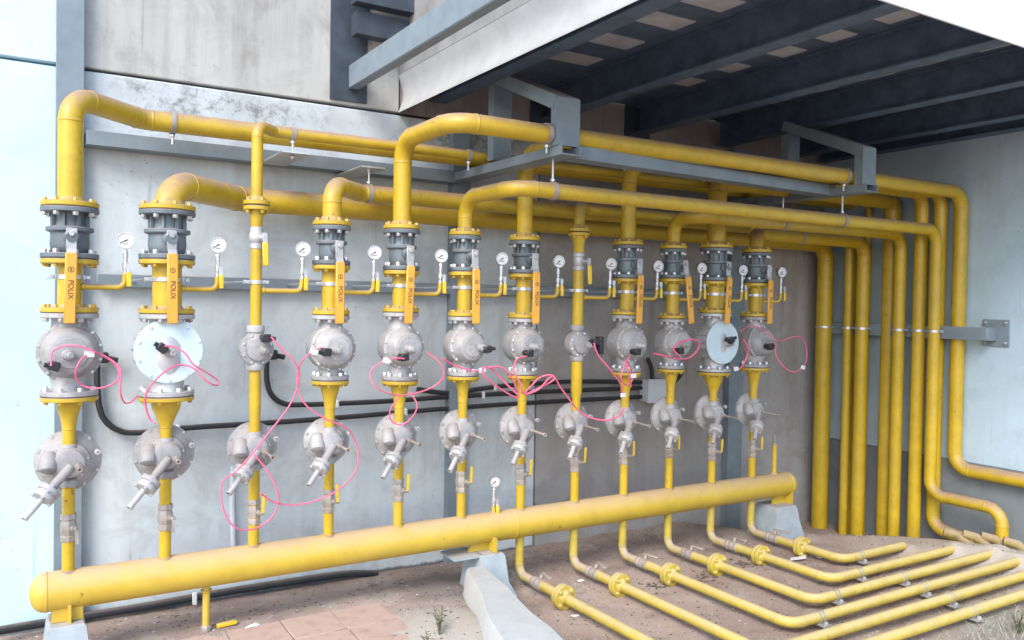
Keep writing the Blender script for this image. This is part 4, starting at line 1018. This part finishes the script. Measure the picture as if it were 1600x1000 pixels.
# ---------------------------------------------------------------- litter, weeds, dry grass
def shard(mb, c, s, seed):
    rnd = random.Random(seed); n = 6; b = len(mb.v)
    top = []
    for k in range(n):
        a = 2*PI*k/n; r = s*rnd.uniform(.6, 1.1); top.append(Vector(c)+Vector((r*math.cos(a), r*.5*math.sin(a), .004+rnd.uniform(0, s*.35))))
    mb.v += top+[p-Vector((0,0,.003)) for p in top]
    mb.face(tuple(b+k for k in range(n))); mb.face(tuple(b+n+k for k in reversed(range(n))))
    for k in range(n): mb.face((b+k, b+n+k, b+n+(k+1)%n, b+(k+1)%n))
LITTER = [(4.055,-.445,.07,m_lit,'white plastic scrap on the floor beside the innermost floor pipe flange'), (4.20,-.49,.035,m_lit,'small white scrap right of the larger white scrap on the floor'),
 (4.34,-1.00,.035,m_lit,'curled white scrap between two floor pipes on the right'), (2.665,-.135,.03,m_lit,'small shiny scrap between the first two floor pipe drops'), (2.36,-.52,.03,m_lit,'white scrap in front of the flange nearest the kerb'),
 (3.33,-.40,.06,m_lit2,'dark leaf litter heap between the third and fourth floor flanges'), (2.98,-.36,.05,m_lit2,'dark leaf litter by the second floor flange from the kerb'), (3.70,-.36,.05,m_lit2,'dark leaf scrap behind the fifth floor flange from the kerb'), (2.52,-.20,.03,m_lit2,'dark scrap on the floor near the kerb side drop pipe'),
 (.93,-.045,.035,m_lit,'thin white scrap on the dirt near the drain leg')]
for k, (x, y, s_, m, lab) in enumerate(LITTER):
    mb = MB()
    if m is m_lit2:
        for q in range(26): shard(mb, (x+random.gauss(0,1)*s_*1.1, y+random.gauss(0,1)*s_*.8, height(x,y)), s_*random.uniform(.12,.42), k*40+q)
    else: shard(mb, (x, y, height(x,y)+.002), s_, k)
    solo(mb, 'litter', m, lab, 'litter', (x, y, height(x,y)))
solo(MB().box((.83,.02,height(.83,.02)+.012), (.09,.02,.018), Matrix.Rotation(.1, 3, 'Z'), .003), 'yellow_strip', m_lev, 'short yellow strip on the dirt beside the drain leg of the header', 'litter', (.83,.02,height(.83,.02)))
mb = MB()
for k in range(2600):
    x = random.uniform(-.2, 5.2); y = random.uniform(-1.9, .5)
    if x < 1.55 and y < -.02 and random.random() < .85: continue
    shard(mb, (x, y, height(x,y)-.002), random.choice((.003,.004,.006,.009)), k)
solo(mb, 'grit', m_lit2, 'scattered dark grit and crumbs on the dirt floor', 'grit', (2.5,-.7,0), kind='stuff')
mb = MB()
for k in range(1300):
    x = random.uniform(-.2, 5.2); y = random.uniform(-1.9, .5)
    if x < 1.55 and y < -.02: continue
    shard(mb, (x, y, height(x,y)-.002), random.choice((.004,.005,.008)), k+5000)
solo(mb, 'gravel', m_kerb, 'scattered pale gravel crumbs on the dirt floor', 'gravel', (2.5,-.7,0), kind='stuff')

def blade(mb, p, d, L, w, bend):
    p = Vector(p); d = Vector(d).normalized(); s_ = d.cross(Vector((0,0,1)))
    if s_.length < .05: s_ = Vector((1,0,0))
    s_.normalize(); b = len(mb.v); n = 3
    for k in range(n+1):
        f = k/n; c = p+d*(L*f)+Vector((d.x,d.y,0))*(bend*f*f)-Vector((0,0,bend*.6*f*f)); ww = w*(1-f)**.6
        mb.v += [c-s_*ww, c+s_*ww]
        if k: mb.face((b+2*k-2, b+2*k-1, b+2*k+1, b+2*k))
def weed(x, y, h, n, label, seed):
    rnd = random.Random(seed); z = height(x, y)
    t = thing('weed', label, 'weed', (x, y, z), 'small weeds in the dirt')
    st = MB(); lf = MB()
    for k in range(n):
        a = rnd.uniform(0, 2*PI); lean = rnd.uniform(.1, .6); hh = h*rnd.uniform(.6, 1.1)
        tip = Vector((x+lean*hh*math.cos(a), y+lean*hh*math.sin(a), z+hh)); mid_ = Vector((x,y,z)).lerp(tip, .5)+Vector((0,0,hh*.08))
        st.tube([(x,y,z-.01), mid_, tip], [.0022,.0018,.0010], 5)
        for q in range(9):
            f = .2+.8*q/8; c = Vector((x,y,z)).lerp(tip, f)+Vector((0,0,hh*.16*f*(1-f)*2)); b = rnd.uniform(0, 2*PI)
            blade(lf, c, (math.cos(b), math.sin(b), rnd.uniform(.2,.9)), rnd.uniform(.018,.034), .0045, .008)
    part(st, 'stem', m_leaf, t); part(lf, 'leaves', m_leaf, t, True)
weed(1.60, -.56, .10, 5, 'small green weed growing in the pale sand left of the kerb', 1)
weed(4.20, -1.33, .12, 6, 'green weed growing between the floor pipes at the lower right', 2)
weed(4.05, -1.72, .11, 5, 'straggly weed at the edge of the dry grass, lower right', 3)
weed(1.50, -.66, .07, 3, 'tiny weed nearer the pavers than the one in pale sand', 4)
mb = MB(); rnd = random.Random(11)
for k in range(3400):
    x = rnd.gauss(4.25, .42); y = rnd.gauss(-1.95, .26)
    if y > -1.6 and rnd.random() < .8: continue
    a = rnd.uniform(0, 2*PI); blade(mb, (x, y, height(x,y)-.003), (math.cos(a)*.8, math.sin(a)*.8, rnd.uniform(.15,1.1)), rnd.uniform(.03,.10), .0016, rnd.uniform(0,.03))
solo(mb, 'dry_grass', m_straw, 'pale dry grass at the lower right corner beside the floor pipes', 'grass', (4.25,-1.9,0), kind='stuff')
